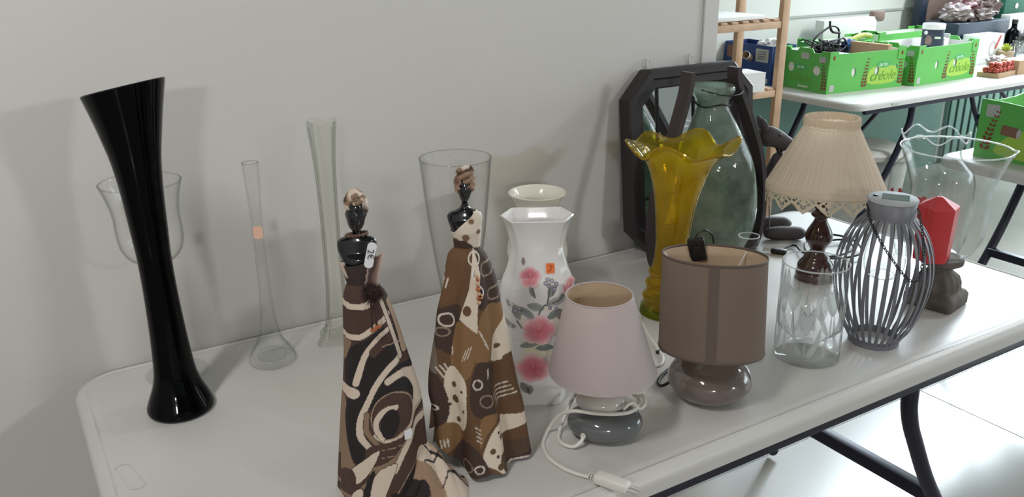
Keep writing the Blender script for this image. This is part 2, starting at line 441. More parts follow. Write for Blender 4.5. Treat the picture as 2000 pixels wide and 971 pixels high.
def folding_table(loc, L, W, label, braces=(0, 1)):
    t = thing('folding_table', label, 'table', loc)
    tabletop(t, L, W)
    for y in (-.016, -W+.016):
        box('side_rail', (L/2, y, -.044), (L-.16, .020, .022), M['frame'], t, bev=.003)
    for sx in (0, 1):
        X = lambda v: v if not sx else L-v
        for y in (-.06, -W+.06):
            tube('leg', [(X(.49), y, -.05), (X(.49), y, -.10), (X(.482), y, -.15), (X(.45), y, -.22), (X(.34), y, -.40), (X(.08), y, -.74+.016)], .0155, M['frame'], t, n=12)
        box('leg_crossbar', (X(.34), -W/2, -.395), (.030, W-.12, .030), M['frame'], t, bev=.004)
        if sx in braces: tube('brace', [(X(.86), -W/2, -.033), (X(.80), -W/2, -.07), (X(.36), -W/2, -.39)], .011, M['frame'], t, sm=3)
    return t
ft = folding_table((0, 0, TZ), 1.83, .76, 'white plastic folding table against the wall carrying vases and lamps', braces=(0,))
bm = bmesh.new()
for ins, z in ((0, 0),):
    a = rrect(-.038, .038, -.011, .011, .010, 0, 4); b_ = rrect(-.038, .038, -.011, .011, .010, .0012, 4); n = len(a)
    va = [bm.verts.new((p[0], p[1], .0006)) for p in a]; vb = [bm.verts.new((p[0], p[1], .0006)) for p in b_]
    for k in range(n): bm.faces.new((va[k], va[(k+1) % n], vb[(k+1) % n], vb[k]))
o = from_bm('embossed_mark', bm, M['table'], ft, loc=(.041, -.372, -.0002), rot=(0, 0, radians(-79)))

# ------------------------------------------------------------------ vases on the table
def prof_black():
    return [(.044, 0), (.0502, .003), (.0508, .010), (.0455, .0242), (.0365, .047), (.0312, .073), (.0277, .1211), (.0257, .1682), (.0245, .2134), (.0245, .2584), (.0257, .2846), (.0274, .3176), (.0292, .3509), (.0317, .3828), (.0355, .4141), (.0415, .4449), (.0481, .476), (.0573, .5137)]
bx, by = .143, -.214
v = thing('trumpet_vase', 'tall black glass trumpet vase with slanted mouth at the left end', 'vase', (bx, by, TZ))
dv = Vector((CAM.x-bx, CAM.y-by, 0)).normalized()
def cut(p, a, r, z):
    k = max(0, (z-.36)/.15); s = p.x*dv.x+p.y*dv.y
    side = p.x*dv.y-p.y*dv.x
    lean = Vector((-.854, .52, 0))*(.010*(z/.5))
    return p+Vector((0, 0, k*(s*.15-side*.17)))+lean
lathe('glass_body', shell(smooth_prof(prof_black()), .004, .02), M['black_glass'], v, n=80, deform=cut)
nrm = (Vector((-.854, .52, 0))*.93+dv*.42+Vector((0, 0, -.18))).normalized()
st = plate('price_sticker', ell(0, 0, .0085, .0095, 16), [], .0006, M['sticker'], v)
st.location = Vector((-.854, .52, 0))*(.0495*.93+.0095)+dv*.0495*.42+Vector((0, 0, .462)); st.rotation_euler = nrm.to_track_quat('Z', 'Y').to_euler()

g = thing('stemmed_goblet', 'large clear stemmed glass goblet behind the tall black vase', 'goblet', (.163, -.083, TZ))
lean = lambda kx: (lambda p, a, r, z: p+Vector((.854, -.52, 0))*kx*z)
L_ = lean(-.036)
bowl = smooth_prof([(.006, .205), (.024, .208), (.040, .218), (.0495, .237), (.0518, .262), (.0515, .288), (.0555, .315), (.0634, .3425)])
lathe('bowl', bowl+[(.0622, .3435)]+[(max(r-.0018, .002), z) for r, z in bowl[::-1] if z > .207], M['clear'], g, deform=L_)
lathe('stem', smooth_prof([(.006, .204), (.0055, .19), (.012, .178), (.006, .165), (.0052, .12), (.0052, .08), (.010, .066), (.0065, .054), (.012, .042), (.0075, .03), (.006, .012), (.012, .005)]), M['clear2'], g, n=32, deform=L_)
lathe('foot', smooth_prof([(.0005, 0), (.046, 0), (.0505, .0012), (.0495, .0025), (.03, .004), (.012, .006), (.0005, .0065)], 3), M['clear2'], g)

def rim_ring(parent, r, z, t=.0011, m='rib', f=None):
    pts = [Vector((r*cos(a), r*sin(a), z)) for a in [2*pi*k/72 for k in range(72)]]
    if f: pts = [f(p, 0, r, z) for p in pts]
    V, F = tube_data(pts, t, 6, True); return mesh_obj('rim', V, F, M[m], parent)
rim_ring(g, .0628, .3432, f=L_)
g = thing('bud_vase', 'thin clear glass bud vase with bulb foot and orange sticker', 'vase', (.317, -.13, TZ))
pr = smooth_prof([(.036, 0), (.0400, .003), (.0405, .009), (.0350, .0225), (.0215, .045), (.0142, .0771), (.0108, .12), (.0097, .18), (.0092, .254), (.0115, .31), (.0127, .335), (.0139, .3628)])
lathe('glass_body', shell(pr, .0022, .016), M['clear2'], g)
lathe('base_well', smooth_prof([(.0005, .009), (.022, .0095), (.025, .014), (.021, .019), (.0005, .020)], 3), M['clear2'], g, n=40)
s_ = plate('price_sticker', rrect(-.0075, .0075, -.011, .011, .002, 0, 3), [], .0004, M['orange_clear'], g)
rz = face_cam(.317, -.13); s_.location = (.010*sin(rz), -.0100*cos(rz), .245); s_.rotation_euler = (radians(90), 0, rz)

rim_ring(g, .0129, .3632, .0009)
# square, four-ribbed tower vase
vx, vy = .452, -.105
g = thing('tower_vase', 'tall clear glass vase with square ribbed body and splayed feet', 'vase', (vx, vy, TZ), face_cam(vx, vy)+radians(38))
pr = smooth_prof([(.049, 0), (.048, .006), (.0335, .018), (.0262, .040), (.0225, .070), (.0195, .118), (.0188, .18), (.0188, .235), (.0198, .285), (.0215, .33), (.0255, .375), (.0295, .41)], 5)
def sq(p, a, r, z):
    c = abs(cos(2*a)); k = .80+.20*c**1.5
    if z < .02: k = .72+.28*c**2.5*1.0
    zz = z+(.006*(c-.4) if z > .40 else 0)
    return Vector((p.x*k, p.y*k, zz))+Vector((.0, 0, 0))
lathe('glass_body', shell(pr, .0035, .045), M['green_clear'], g, n=96, deform=sq)
for k in range(4):
    a = k*pi/2
    tube('rib', [((r*.965)*cos(a), (r*.965)*sin(a), z) for r, z in pr[2::4]], .0020, M['rib'], g, n=6, sm=2)
lathe('thick_base', [(.0005, .004), (.026, .005), (.020, .02), (.015, .045), (.0005, .05)], M['green_clear'], g, n=48, deform=sq)

g = thing('conical_vase', 'tall clear conical glass vase standing behind the patchwork figurine', 'vase', (.69, -.142, TZ))
pr = [(.0285, 0), (.0305, .003), (.0352, .0495), (.0440, .11), (.0493, .1477), (.0561, .2026), (.0675, .3224)]
lathe('glass_body', shell(smooth_prof(pr), .002, .012), M['clear'], g, n=80)

rim_ring(g, .0668, .3226)
g = thing('flared_vase', 'small cream porcelain vase with flared rim behind the flowered vase', 'vase', (.822, -.218, TZ))
pr = smooth_prof([(.036, 0), (.0415, .004), (.042, .03), (.048, .0821), (.0575, .125), (.0584, .1406), (.052, .168), (.041, .192), (.037, .208), (.041, .228), (.048, .243), (.0551, .2526)])
lathe('vase_body', shell(pr, .003, .012), M['cream_porcelain'], g)
q = thing  # (name kept short below)

# hexagonal flowered vase
hx, hy = .648, -.487
g = thing('hexagonal_vase', 'white hexagonal porcelain vase printed with pink flowers', 'vase', (hx, hy, TZ), face_cam(hx, hy)+radians(3))
HEX = smooth_prof([(.0475, 0), (.0535, .0673), (.0585, .12), (.0606, .1572), (.0575, .1999), (.0485, .226), (.0428, .25), (.0435, .268), (.049, .292), (.0567, .3097)], 5)
def hex_ring(t, z): 
    f, d = .70*t, .66*t
    c = [(t, 0), (f, d), (-f, d), (-t, 0), (-f, -d), (f, -d)]; out = []
    for i in range(6):
        a, b = Vector(c[i]), Vector(c[(i+1) % 6])
        for k in (.04, .35, .65, .96): p = a.lerp(b, k); out.append((p.x, p.y, z))
    return out
rows = [(t, z) for t, z in HEX]; inner = [(t-.0045, z) for t, z in HEX[::-1] if z > .012]
V = []
for t, z in rows+[(HEX[-1][0]-.002, HEX[-1][1]+.0012)]+inner: V += hex_ring(t, z)
nr = len(rows)+1+len(inner)
F = ring_grid(nr, 24); F.append(tuple(range(23, -1, -1))); F.append(tuple(range((nr-1)*24, nr*24)))
mesh_obj('vase_body', V, F, M['porcelain'], g, auto=28)
def hex_t(z):
    for (a, z0), (b, z1) in zip(HEX, HEX[1:]):
        if z0 <= z <= z1: return a+(b-a)*(z-z0)/(z1-z0+1e-9)
    return HEX[0][0]
def hex_pt(x, z, off=.0006):
    t = hex_t(z); f, d = .70*t, .66*t
    y = -d if abs(x) < f else -d*max(0, 1-(abs(x)-f)/(t-f))
    return Vector((x*(1 if abs(x) < f else 1.0), y-off, z))
def pxh(px, py): return ((px-1047)*.00081, .235-(py-510)*.000905)
def decal(name, tris_v, faces, cols, off=.0006):
    V = [hex_pt(x, z, off) for x, z in tris_v]
    return mesh_obj(name, V, faces, M['decal'], g, smooth=True, colors=cols)
def flower(px, py, r, rot=0, n=5, name='printed_flower'):
    V = []; C = []; F = []
    cx, cz = pxh(px, py); R = r*.00083
    c0, c1, c2 = srgb(206, 98, 116), srgb(226, 146, 156), srgb(240, 210, 212)
    NA = 60; NRr = 5
    V.append((cx, cz)); C.append(srgb(188, 70, 92))
    for i in range(1, NRr+1):
        for k in range(NA):
            a = 2*pi*k/NA; lob = .80+.20*abs(cos(n*(a-rot)/2))**.5+.02*sin(17*a)
            rr = R*i/NRr*(lob if i > 1 else 1)
            V.append((cx+rr*cos(a), cz+rr*sin(a)*.96)); t = i/NRr
            base = [c0[j]*(1-t)+c1[j]*t if t < .7 else c1[j]*(1-(t-.7)/.3)+c2[j]*(t-.7)/.3 for j in range(3)]
            sh = .86+.14*abs(cos(n*(a-rot)/2))
            C.append((base[0]*sh, base[1]*sh, base[2]*sh, 1))
    for k in range(NA): F.append((0, 1+(k+1) % NA, 1+k))
    for i in range(NRr-1):
        for k in range(NA):
            F.append((1+i*NA+k, 1+i*NA+(k+1) % NA, 1+(i+1)*NA+(k+1) % NA, 1+(i+1)*NA+k))
    decal(name, V, F, C, .0010)
    st = [(cx-.0004, cz), (cx+.0004, cz), (cx+.001, cz+.006), (cx+.0002, cz+.006)]
    decal('printed_stamen', st, [(0, 1, 2, 3)], [srgb(240, 225, 170)]*4, .0014)
def leaf(px, py, l, w, ang, c=(116, 128, 124)):
    c = tuple(min(255, int(v_*.8+44)) for v_ in c)
    cx, cz = pxh(px, py); L = l*.00083; W = w*.00083; V = []; F = []; C = []
    n = 8
    for i in range(n+1):
        t = i/n; ww = W*sin(pi*t)**.7
        for s in (-1, 0, 1):
            u, v_ = t*L, s*ww*.5
            V.append((cx+u*cos(ang)-v_*sin(ang), cz+u*sin(ang)+v_*cos(ang)))
            k = .8 if s == 0 else 1.08; cc = srgb(*c); C.append((cc[0]*k, cc[1]*k, cc[2]*k, 1))
    for i in range(n):
        for s in range(2): F.append((i*3+s, i*3+s+1, (i+1)*3+s+1, (i+1)*3+s))
    decal('printed_leaf', V, F, C, .0007)
def stroke(name, pts, w, c):
    P = catmull([(*pxh(*p), 0) for p in pts], 5); V = []; F = []
    for i, p in enumerate(P):
        t = (P[min(i+1, len(P)-1)]-P[max(i-1, 0)]).normalized(); nn = Vector((-t.y, t.x, 0))*w*.0004
        V += [((p+nn).x, (p+nn).y), ((p-nn).x, (p-nn).y)]
    for i in range(len(P)-1): F.append((2*i, 2*i+1, 2*i+3, 2*i+2))
    decal(name, V, F, [srgb(*c)]*len(V), .0008)
# pale yellow wash printed under the flowers
wash = [(1047+62*cos(2*pi*k/24)*(.9+.1*sin(3*k)), 640+70*sin(2*pi*k/24)) for k in range(24)]
V = [pxh(1040, 628)]+[pxh(*p) for p in wash]
C = [srgb(226, 214, 168)]+[srgb(228, 226, 222)]*24
decal('printed_wash', V, [(0, 1+k, 1+(k+1) % 24) for k in range(24)], C, .0004)
for px, py, l, w_, a, c in ((1040, 600, 40, 14, 2.4, (120, 130, 128)), (1062, 600, 34, 14, .7, (112, 126, 120)), (1010, 650, 40, 15, .2, (124, 134, 124)), (1040, 655, 36, 14, .1, (104, 118, 116)),
        (1072, 652, 34, 13, -.2, (120, 130, 124)), (1076, 650, 30, 12, .9, (120, 130, 124)), (1058, 580, 34, 16, 2.9, (140, 148, 146)), (1060, 574, 40, 15, .4, (150, 156, 156)), (1066, 560, 26, 14, 1.2, (130, 140, 138)),
        (1085, 560, 26, 11, .5, (120, 130, 126)), (1018, 590, 40, 17, 2.5, (150, 146, 136)), (1012, 600, 32, 14, 2.0, (132, 134, 126)), (1004, 612, 30, 13, 2.9, (150, 146, 136)), (1030, 540, 22, 9, -1.2, (124, 128, 124)),
        (1019, 505, 16, 7, 1.6, (140, 120, 116)), (1012, 722, 30, 16, -1.0, (116, 120, 108)), (1030, 728, 22, 14, -1.6, (132, 136, 124)), (1085, 600, 22, 13, 1.3, (122, 122, 112)), (1080, 700, 24, 12, .6, (128, 132, 122))):
    leaf(px, py, l, w_, a, c)
for pts in ([(1046, 592), (1052, 580), (1060, 572)], [(1040, 560), (1036, 545), (1032, 535)], [(1062, 575), (1066, 555), (1068, 535)], [(1072, 570), (1085, 565), (1096, 552)], [(1072, 556), (1080, 540)], [(1005, 600), (1015, 615), (1022, 625)]):
    stroke('printed_stem', pts, 3, (104, 108, 100))
flower(1031, 525, 21, .3); flower(1047, 620, 33, .1); flower(1036, 694, 34, .5); flower(1105, 546, 14, .2)
for px, py in ((1064, 529), (1072, 531), (1080, 536), (1066, 540), (1076, 545), (1060, 535), (1068, 578), (1080, 580), (1002, 582), (1010, 578)):
    cx, cz = pxh(px, py); V = [(cx, cz)]+ell(cx, cz, .0032, .0032, 10)
    decal('printed_berry', V, [(0, 1+k, 1+(k+1) % 10) for k in range(10)], [srgb(206, 196, 214)]+[srgb(92, 88, 110)]*10, .0012)
sx, sz = pxh(1069, 510)
o = mesh_obj('price_sticker', [hex_pt(sx-.0062, sz-.0075, .002), hex_pt(sx+.0062, sz-.0075, .002), hex_pt(sx+.0062, sz+.0075, .002), hex_pt(sx-.0062, sz+.0075, .002)], [(0, 1, 2, 3)], M['orange'], g, smooth=False)
tube('ink_mark', [hex_pt(sx-.0015, sz-.005, .0025), hex_pt(sx+.001, sz, .0025), hex_pt(sx+.003, sz+.003, .0025), hex_pt(sx-.001, sz+.0045, .0025)], .0004, M['ink'], o, n=4)

# ------------------------------------------------------------------ yellow ruffled vase
yx, yy = 1.049, -.344
g = thing('ruffled_vase', 'yellow glass vase with wavy ruffled rim and ringed foot', 'vase', (yx, yy, TZ), face_cam(yx, yy))
pr = smooth_prof([(.050, .016), (.0470, .0322), (.0440, .0487), (.0390, .0748), (.0345, .0964), (.0312, .1369), (.0336, .1725), (.0395, .223), (.0505, .2715), (.062, .302), (.080, .328), (.098, .338)], 6)
def ruf(p, a, r, z):
    k = max(0, (z-.265)/.073)**1.6
    wv = sin(6*a+.5)*.6+.4*sin(4*a+2.2)
    wv2 = cos(6*a+.5)
    rr = r*(1+k*.10*wv)
    return Vector((rr*cos(a), rr*sin(a), z+k*.0145*wv+k*.004*sin(3*a+.6)))+Vector((.012*(z/.34)**2, 0, 0))
lathe('glass_body', pr+[(.0985, .3395), (.0965, .3405)]+[(r-.0032, z+.001) for r, z in pr[::-1]], M['yellow'], g, n=144, deform=ruf)
rim = []
for k in range(144):
    a = 2*pi*k/144; rim.append(ruf(Vector((.098*cos(a), .098*sin(a), .339)), a, .098, .339))
V, F = tube_data(rim, .0021, 8, True); mesh_obj('rim_edge', V, F, M['yellow'], g)
for z, r in ((.0345, .0475), (.062, .0425), (.086, .0375)):
    lathe('ring', [(r+.0035*cos(t), z+.0035*sin(t)) for t in [2*pi*k/10 for k in range(11)]], M['yellow'], g, n=64)
lathe('foot', smooth_prof([(.0005, 0), (.050, 0), (.0545, .003), (.0535, .010), (.050, .0165), (.03, .018), (.0005, .018)], 3), M['yellow_base'], g, n=64)

# ------------------------------------------------------------------ octagonal mirror leaning on the wall
MX0, MX1, MH = 1.172, 1.552, .425
g = thing('octagonal_mirror', 'dark octagonal framed mirror leaning at the end of the wall', 'mirror', ((MX0+MX1)/2, -.052, TZ))
g.rotation_euler = (radians(-6), 0, 0)
hw = (MX1-MX0)/2; ch = .062
def octo(ins, y):
    k = ins*math.tan(pi/8); a, h0, h1, c = hw-ins, ins, MH-ins, ch-ins*.586
    return [(-a+c, y, h0), (a-c, y, h0), (a, y, h0+c), (a, y, h1-c), (a-c, y, h1), (-a+c, y, h1), (-a, y, h1-c), (-a, y, h0+c)]
rows = [octo(0, 0), octo(0, -.034), octo(.004, -.038), octo(.020, -.038), octo(.024, -.033), octo(.040, -.033), octo(.044, -.028), octo(.044, -.006), octo(.044, 0)]
V = [p for r in rows for p in r]
mesh_obj('frame', V, ring_grid(len(rows), 8)+[(7-k+0, (7-k-1) % 8, 64+(7-k-1) % 8, 64+7-k) for k in range(8)], M['mirror_frame'], g, smooth=False)
gp = octo(.042, -.010); mesh_obj('mirror_glass', gp, [tuple(range(8))[::-1]], M['mirror'], g, smooth=False)
box('back_board', (0, -.004, MH/2), (2*hw-.10, .006, MH-.10), M['mirror_frame'], g)
for z in (.13, .255): box('glazing_bar', (0, -.0125, z), (2*hw-.09, .004, .004), M['black_plastic'], g)
for x in (-.09, .02): box('glazing_bar', (x, -.0125, MH/2), (.004, .004, MH-.09), M['black_plastic'], g)
for x in (-.105, .022):
    o = plate('hanging_bracket', rrect(-.008, .008, -.012, .018, .007, 0, 4), [ell(0, .010, .0032, .0032, 12)], .002, M['hook'], g)
    o.location = (x, -.004, MH+.006); o.rotation_euler = (radians(90), 0, 0)

# ------------------------------------------------------------------ green bottle in its bent wood stand
bx, by = 1.318, -.192
g = thing('glass_bottle', 'large bubbled green glass bottle hanging in a bent wood stand', 'bottle', (bx, by, TZ))
pr = smooth_prof([(.0005, .022), (.050, .020), (.058, .030), (.0700, .055), (.0825, .088), (.0895, .1326), (.0885, .1837), (.0825, .234), (.0665, .2834), (.0475, .328), (.0345, .358), (.0352, .372), (.041, .384), (.0480, .392), (.0500, .398), (.0490, .404)], 5)
sk = lambda p, a, r, z: p+Vector((-.854, .52, 0))*(.030*max(0, (z-.05)/.35)**1.6)
lathe('glass_body', pr+[(.046, .4055)]+[(max(r-.0035, .0005), z+.001) for r, z in pr[::-1] if z > .021], M['bottle'], g, n=72, deform=sk)
stand = thing('bottle_stand', 'dark bent wood stand with two bowed uprights around the green bottle', 'stand', (1.30, -.185, TZ))
lathe('base_plate', [(.0005, 0), (.150, 0), (.152, .004), (.152, .014), (.148, .018), (.0005, .018)], M['bent_wood'], stand, n=64, deform=lambda p, a, r, z: Vector((p.x, p.y*.42, z)))
for s in (-1, 1):
    path = catmull([(s*.118, 0, .012), (s*.145, 0, .020), (s*.158, 0, .06), (s*.161, 0, .11), (s*.153, 0, .18), (s*.134, 0, .25), (s*.106-.006, 0, .32), (s*.078-.014, 0, .385), (s*.068-.018, 0, .415), (s*.066-.018, 0, .44)], 5)
    V = []
    for i, p in enumerate(path):
        t = (path[min(i+1, len(path)-1)]-path[max(i-1, 0)]).normalized(); nn = Vector((t.z, 0, -t.x)).normalized()
        for a, b in ((-.006, -.016), (.006, -.016), (.006, .016), (-.006, .016)): V.append(p+nn*a+Vector((0, b, 0)))
    F = ring_grid(len(path), 4)+[(3, 2, 1, 0), tuple(range(len(V)-4, len(V)))]
    mesh_obj('bowed_upright', V, F, M['bent_wood'], stand, auto=30)
nk = Vector((bx, by, 0))-Vector((1.30, -.185, 0))+Vector((-.854, .52, 0))*.026
loop = [(nk.x+.0375*cos(2*pi*k/20), nk.y+.0375*sin(2*pi*k/20), .366+.003*sin(k)) for k in range(20)]
tube('wire_loop', loop, .0016, M['wire'], stand, closed=True, sm=2, n=6)
tube('wire', [(nk.x+.036, nk.y-.012, .367), (nk.x+.050, nk.y-.010, .372), (.074, -.004, .389), (.068, 0, .405)], .0014, M['wire'], stand, n=6)
tube('wire', [(nk.x-.050, nk.y-.016, .402), (nk.x-.02, nk.y-.052, .392), (nk.x+.03, nk.y-.048, .389), (.074, -.006, .391)], .0013, M['wire'], stand, n=6)
tube('wire', [(nk.x-.036, nk.y, .367), (nk.x-.048, nk.y+.002, .372), (-.075, 0, .389)], .0014, M['wire'], stand, n=6)

# ------------------------------------------------------------------ African lady figurines
def loft(name, rows, m, parent, n=40, colors=None, cap=True, auto=None, deform=None):
    """rows: (z, rx, ry, ox, oy)"""
    V = []
    for z, rx, ry, ox, oy in rows:
        for k in range(n):
            a = 2*pi*k/n
            p = Vector((ox+rx*cos(a), oy+ry*sin(a), z))
            V.append(deform(p, a) if deform else p)
    F = ring_grid(len(rows), n)
    if cap: F += [tuple(range(n-1, -1, -1)), tuple(range((len(rows)-1)*n, len(rows)*n))]
    cl = [colors(v) for v in V] if colors else None
    return mesh_obj(name, V, F, m, parent, colors=cl, auto=auto)
def smooth_rows(rows, n=4):
    out = []; N = len(rows)
    for i in range(N-1):
        R = [rows[max(i-1, 0)], rows[i], rows[i+1], rows[min(i+2, N-1)]]
        for k in range(n):
            t = k/n
            out.append(tuple(.5*((2*b)+(-a+c)*t+(2*a-5*b+4*c-d)*t*t+(-a+3*b-3*c+d)*t**3) for a, b, c, d in zip(*R)))
    out.append(rows[-1])
    return out
def bust(parent, rows, chin, hz):
    def face(p, a):
        # nose, brow, cheeks and lips pressed out of the front of the head (front is -Y)
        if p.z > chin:
            fx = p.x-hz[1]; d = 0
            zz = (p.z-chin)/hz[0]
            front = max(0, -sin(a))
            d += .0022*exp(-(fx/.0016)**2)*exp(-((zz-.42)/.13)**2)*front
            d += .0010*exp(-(fx/.0032)**2)*exp(-((zz-.18)/.06)**2)*front
            d -= .0012*exp(-((abs(fx)-.0042)/.0022)**2)*exp(-((zz-.56)/.07)**2)*front
            p = p+Vector((0, -d, 0))
            for s in (-1, 1):
                side = max(0, s*cos(a))
                p = p+Vector((s*.0013*side**6*exp(-((zz-.45)/.12)**2), 0, 0))
        else:
            pass
        return p
    return loft('body', smooth_rows(rows, 5), M['figure'], parent, n=56, deform=face)

def poly_in(x, y, P):
    c = False; j = len(P)-1
    for i in range(len(P)):
        if (P[i][1] > y) != (P[j][1] > y) and x < (P[j][0]-P[i][0])*(y-P[i][1])/(P[j][1]-P[i][1])+P[i][0]: c = not c
        j = i
    return c
def dist_path(x, y, P):
    b = 1e9
    for (x0, y0), (x1, y1) in zip(P, P[1:]):
        dx, dy = x1-x0, y1-y0; l = dx*dx+dy*dy+1e-9
        t = max(0, min(1, ((x-x0)*dx+(y-y0)*dy)/l)); d = (x-x0-t*dx)**2+(y-y0-t*dy)**2
        if d < b: b = d
    return sqrt(b)
def sm2(P, n=4, closed=False): return [(v.x, v.y) for v in catmull([(a, b, 0) for a, b in P], n, closed)]
DK, BK, TAN, CRM, LT = srgb(76, 56, 49), srgb(38, 33, 34), srgb(136, 112, 92), srgb(206, 190, 174), srgb(172, 148, 128)
class Print:
    def __init__(s, base): s.base = base; s.items = []
    def poly(s, pts, c, sm=True, edge=0, ec=BK):
        P = sm2(pts, 4, True) if sm else list(pts)
        s.items.append(('p', P, c, edge, ec, (min(p[0] for p in P)-4, max(p[0] for p in P)+4, min(p[1] for p in P)-4, max(p[1] for p in P)+4)))
    def line(s, pts, w, c, edge=0, ec=BK):
        P = sm2(pts, 4)
        m_ = w/2+edge+1
        s.items.append(('l', P, c, edge, ec, (min(p[0] for p in P)-m_, max(p[0] for p in P)+m_, min(p[1] for p in P)-m_, max(p[1] for p in P)+m_), w/2))
    def oval(s, x, y, rx, ry, c, ring=0):
        s.items.append(('o', (x, y, rx, ry), c, ring, None, (x-rx-4, x+rx+4, y-ry-4, y+ry+4)))
    def at(s, x, y):
        for it in reversed(s.items):
            b = it[5]
            if not (b[0] <= x <= b[1] and b[2] <= y <= b[3]): continue
            if it[0] == 'p':
                if poly_in(x, y, it[1]):
                    if it[3] and dist_path(x, y, it[1]+[it[1][0]]) < it[3]: return it[4]
                    return it[2]
            elif it[0] == 'l':
                d = dist_path(x, y, it[1])
                if d < it[6]: return it[2]
                if it[3] and d < it[6]+it[3]: return it[4]
            else:
                ox, oy, rx, ry = it[1]; e = sqrt(((x-ox)/rx)**2+((y-oy)/ry)**2)
                if it[3]:
                    if abs(e-1)*min(rx, ry) < it[3]: return it[2]
                elif e < 1: return it[2]
        return s.base
# cloth with swirls (drawn on a 745 x 971 pattern sheet)
SW = Print(DK)
SW.poly([(100, 380), (165, 480), (165, 600), (210, 700), (135, 770), (100, 700)], TAN)
SW.poly([(140, 250), (180, 185), (235, 160), (330, 110), (352, 180), (400, 240), (360, 250), (280, 330), (225, 430), (212, 520), (235, 600), (300, 655), (215, 712), (170, 620), (148, 500), (160, 400), (140, 340)], BK)
SW.poly([(130, 160), (175, 160), (150, 230), (128, 260)], TAN)
SW.line([(100, 140), (200, 150), (265, 118), (345, 68)], 24, CRM, 3)
SW.line([(100, 10), (195, 22), (262, 12), (300, -20)], 26, CRM, 3)
SW.line([(352, 118), (290, 160), (225, 235), (192, 345)], 26, CRM, 3)
SW.line([(360, 145), (320, 170), (270, 215)], 36, DK, 3)
SW.line([(110, 385), (185, 388)], 46, CRM, 3)
SW.oval(370, 430, 118, 150, DK)
SW.oval(370, 420, 120, 140, BK)
SW.line([(388, 245), (330, 290), (280, 350), (240, 430), (218, 500), (222, 580), (275, 650)], 26, CRM, 3)
SW.line([(330, 340), (385, 318), (432, 350), (458, 420), (452, 500), (410, 575), (340, 595), (290, 575)], 30, CRM, 3)
SW.oval(352, 492, 92, 102, DK)
SW.oval(352, 492, 92, 102, LT, 2)
SW.line([(362, 455), (318, 462), (286, 505), (288, 550), (318, 585)], 26, CRM, 3)
SW.oval(345, 525, 40, 66, BK)
SW.line([(240, 480), (245, 560), (300, 620)], 22, TAN, 2)
SW.poly([(245, 640), (330, 610), (440, 600), (430, 660), (330, 720), (260, 720)], DK)
SW.line([(322, 640), (420, 632)], 3, LT); SW.line([(322, 676), (410, 668)], 3, LT)
SW.line([(530, 480), (455, 590), (390, 690), (280, 745)], 34, TAN, 3)
SW.line([(540, 510), (470, 570), (425, 660), (390, 745)], 30, CRM, 3)
SW.poly([(188, 732), (305, 640), (300, 690), (262, 760), (215, 800)], CRM, edge=3)
SW.poly([(128, 770), (195, 735), (215, 800), (190, 840), (130, 880)], DK)
SW.line([(110, 880), (190, 870), (260, 800)], 22, TAN, 3)
SW.poly([(178, 1060), (185, 870), (245, 830), (222, 1060)], CRM, edge=3)
SW.poly([(215, 1060), (245, 830), (295, 745), (255, 1060)], BK)
SW.poly([(250, 1060), (290, 770), (400, 715), (335, 900), (300, 1060)], CRM, edge=3)
SW.poly([(330, 930), (400, 880), (500, 750), (500, 1060), (330, 1060)], BK)
SW.line([(360, 900), (440, 810), (490, 740)], 4, LT)
SW.line([(120, 900), (160, 910), (185, 890)], 22, CRM, 3)
SW.line([(320, -10), (350, 110), (390, 255)], 18, CRM, 3)
SW.line([(362, 20), (392, 140), (412, 235)], 28, LT, 3)
SW.line([(310, 190), (380, 190), (440, 260)], 4, LT)
SW.line([(470, 480), (440, 540), (380, 590)], 5, LT)
# cloth with patches, dots and dashes (568 x 971 sheet)
PB, PT, PD, PC = srgb(98, 72, 50), srgb(128, 98, 66), srgb(66, 51, 45), srgb(212, 199, 182)
WH = srgb(205, 196, 186)
PW = Print(PB)
PW.poly([(-60, -250), (150, -420), (235, -260), (200, -20), (110, 80), (40, 80)], srgb(104, 76, 52))
PW.poly([(105, 90), (195, 60), (190, 150), (150, 265), (105, 235), (40, 250), (60, 150)], PD)
PW.poly([(165, 150), (205, 130), (262, 180), (255, 300), (215, 360), (145, 310)], PT)
PW.poly([(285, -280), (400, -300), (500, -20), (378, 95), (310, 75), (272, 60), (262, -120)], PD)
PW.poly([(235, 0), (262, -170), (280, -60), (268, 175), (190, 118)], PC, sm=False)
PW.poly([(300, 75), (388, 100), (325, 270), (262, 290), (265, 180)], PT)
PW.poly([(386, 108), (440, 200), (414, 348), (322, 288)], PC, sm=False)
PW.poly([(140, 315), (215, 365), (210, 480), (185, 590), (108, 552), (115, 430)], PC)
PW.poly([(272, 290), (348, 330), (345, 520), (240, 512), (236, 400)], PD)
PW.poly([(345, 330), (470, 355), (470, 590), (345, 570)], PB)
PW.poly([(345, 562), (480, 590), (400, 665), (370, 780), (330, 755), (275, 712), (285, 650)], PC)
PW.poly([(268, 530), (345, 520), (290, 600), (262, 650)], PT)
PW.poly([(150, 655), (235, 640), (305, 760), (322, 860), (200, 800), (130, 790)], PD)
PW.poly([(385, 785), (470, 740), (500, 850), (440, 862), (392, 850)], PD)
PW.poly([(350, 700), (450, 690), (470, 750), (380, 790)], srgb(84, 66, 52))
PW.poly([(35, 200), (100, 190), (108, 345), (40, 340)], srgb(112, 100, 92))
PW.poly([(0, 340), (108, 345), (112, 560), (0, 560)], PD)
PW.poly([(110, 560), (180, 600), (150, 660), (90, 720), (80, 640)], PT)
for x, y, r in ((228, 82, 19), (365, 250, 10), (396, 305, 13), (157, 390, 12), (157, 452, 17), (155, 548, 12), (197, 412, 6), (125, 480, 7), (190, 500, 6), (385, 672, 15), (315, 673, 12), (355, 622, 10), (340, 600, 6), (336, 700, 7), (348, 745, 14)):
    PW.oval(x, y, r, r*1.1, PB if r > 8 else PD)
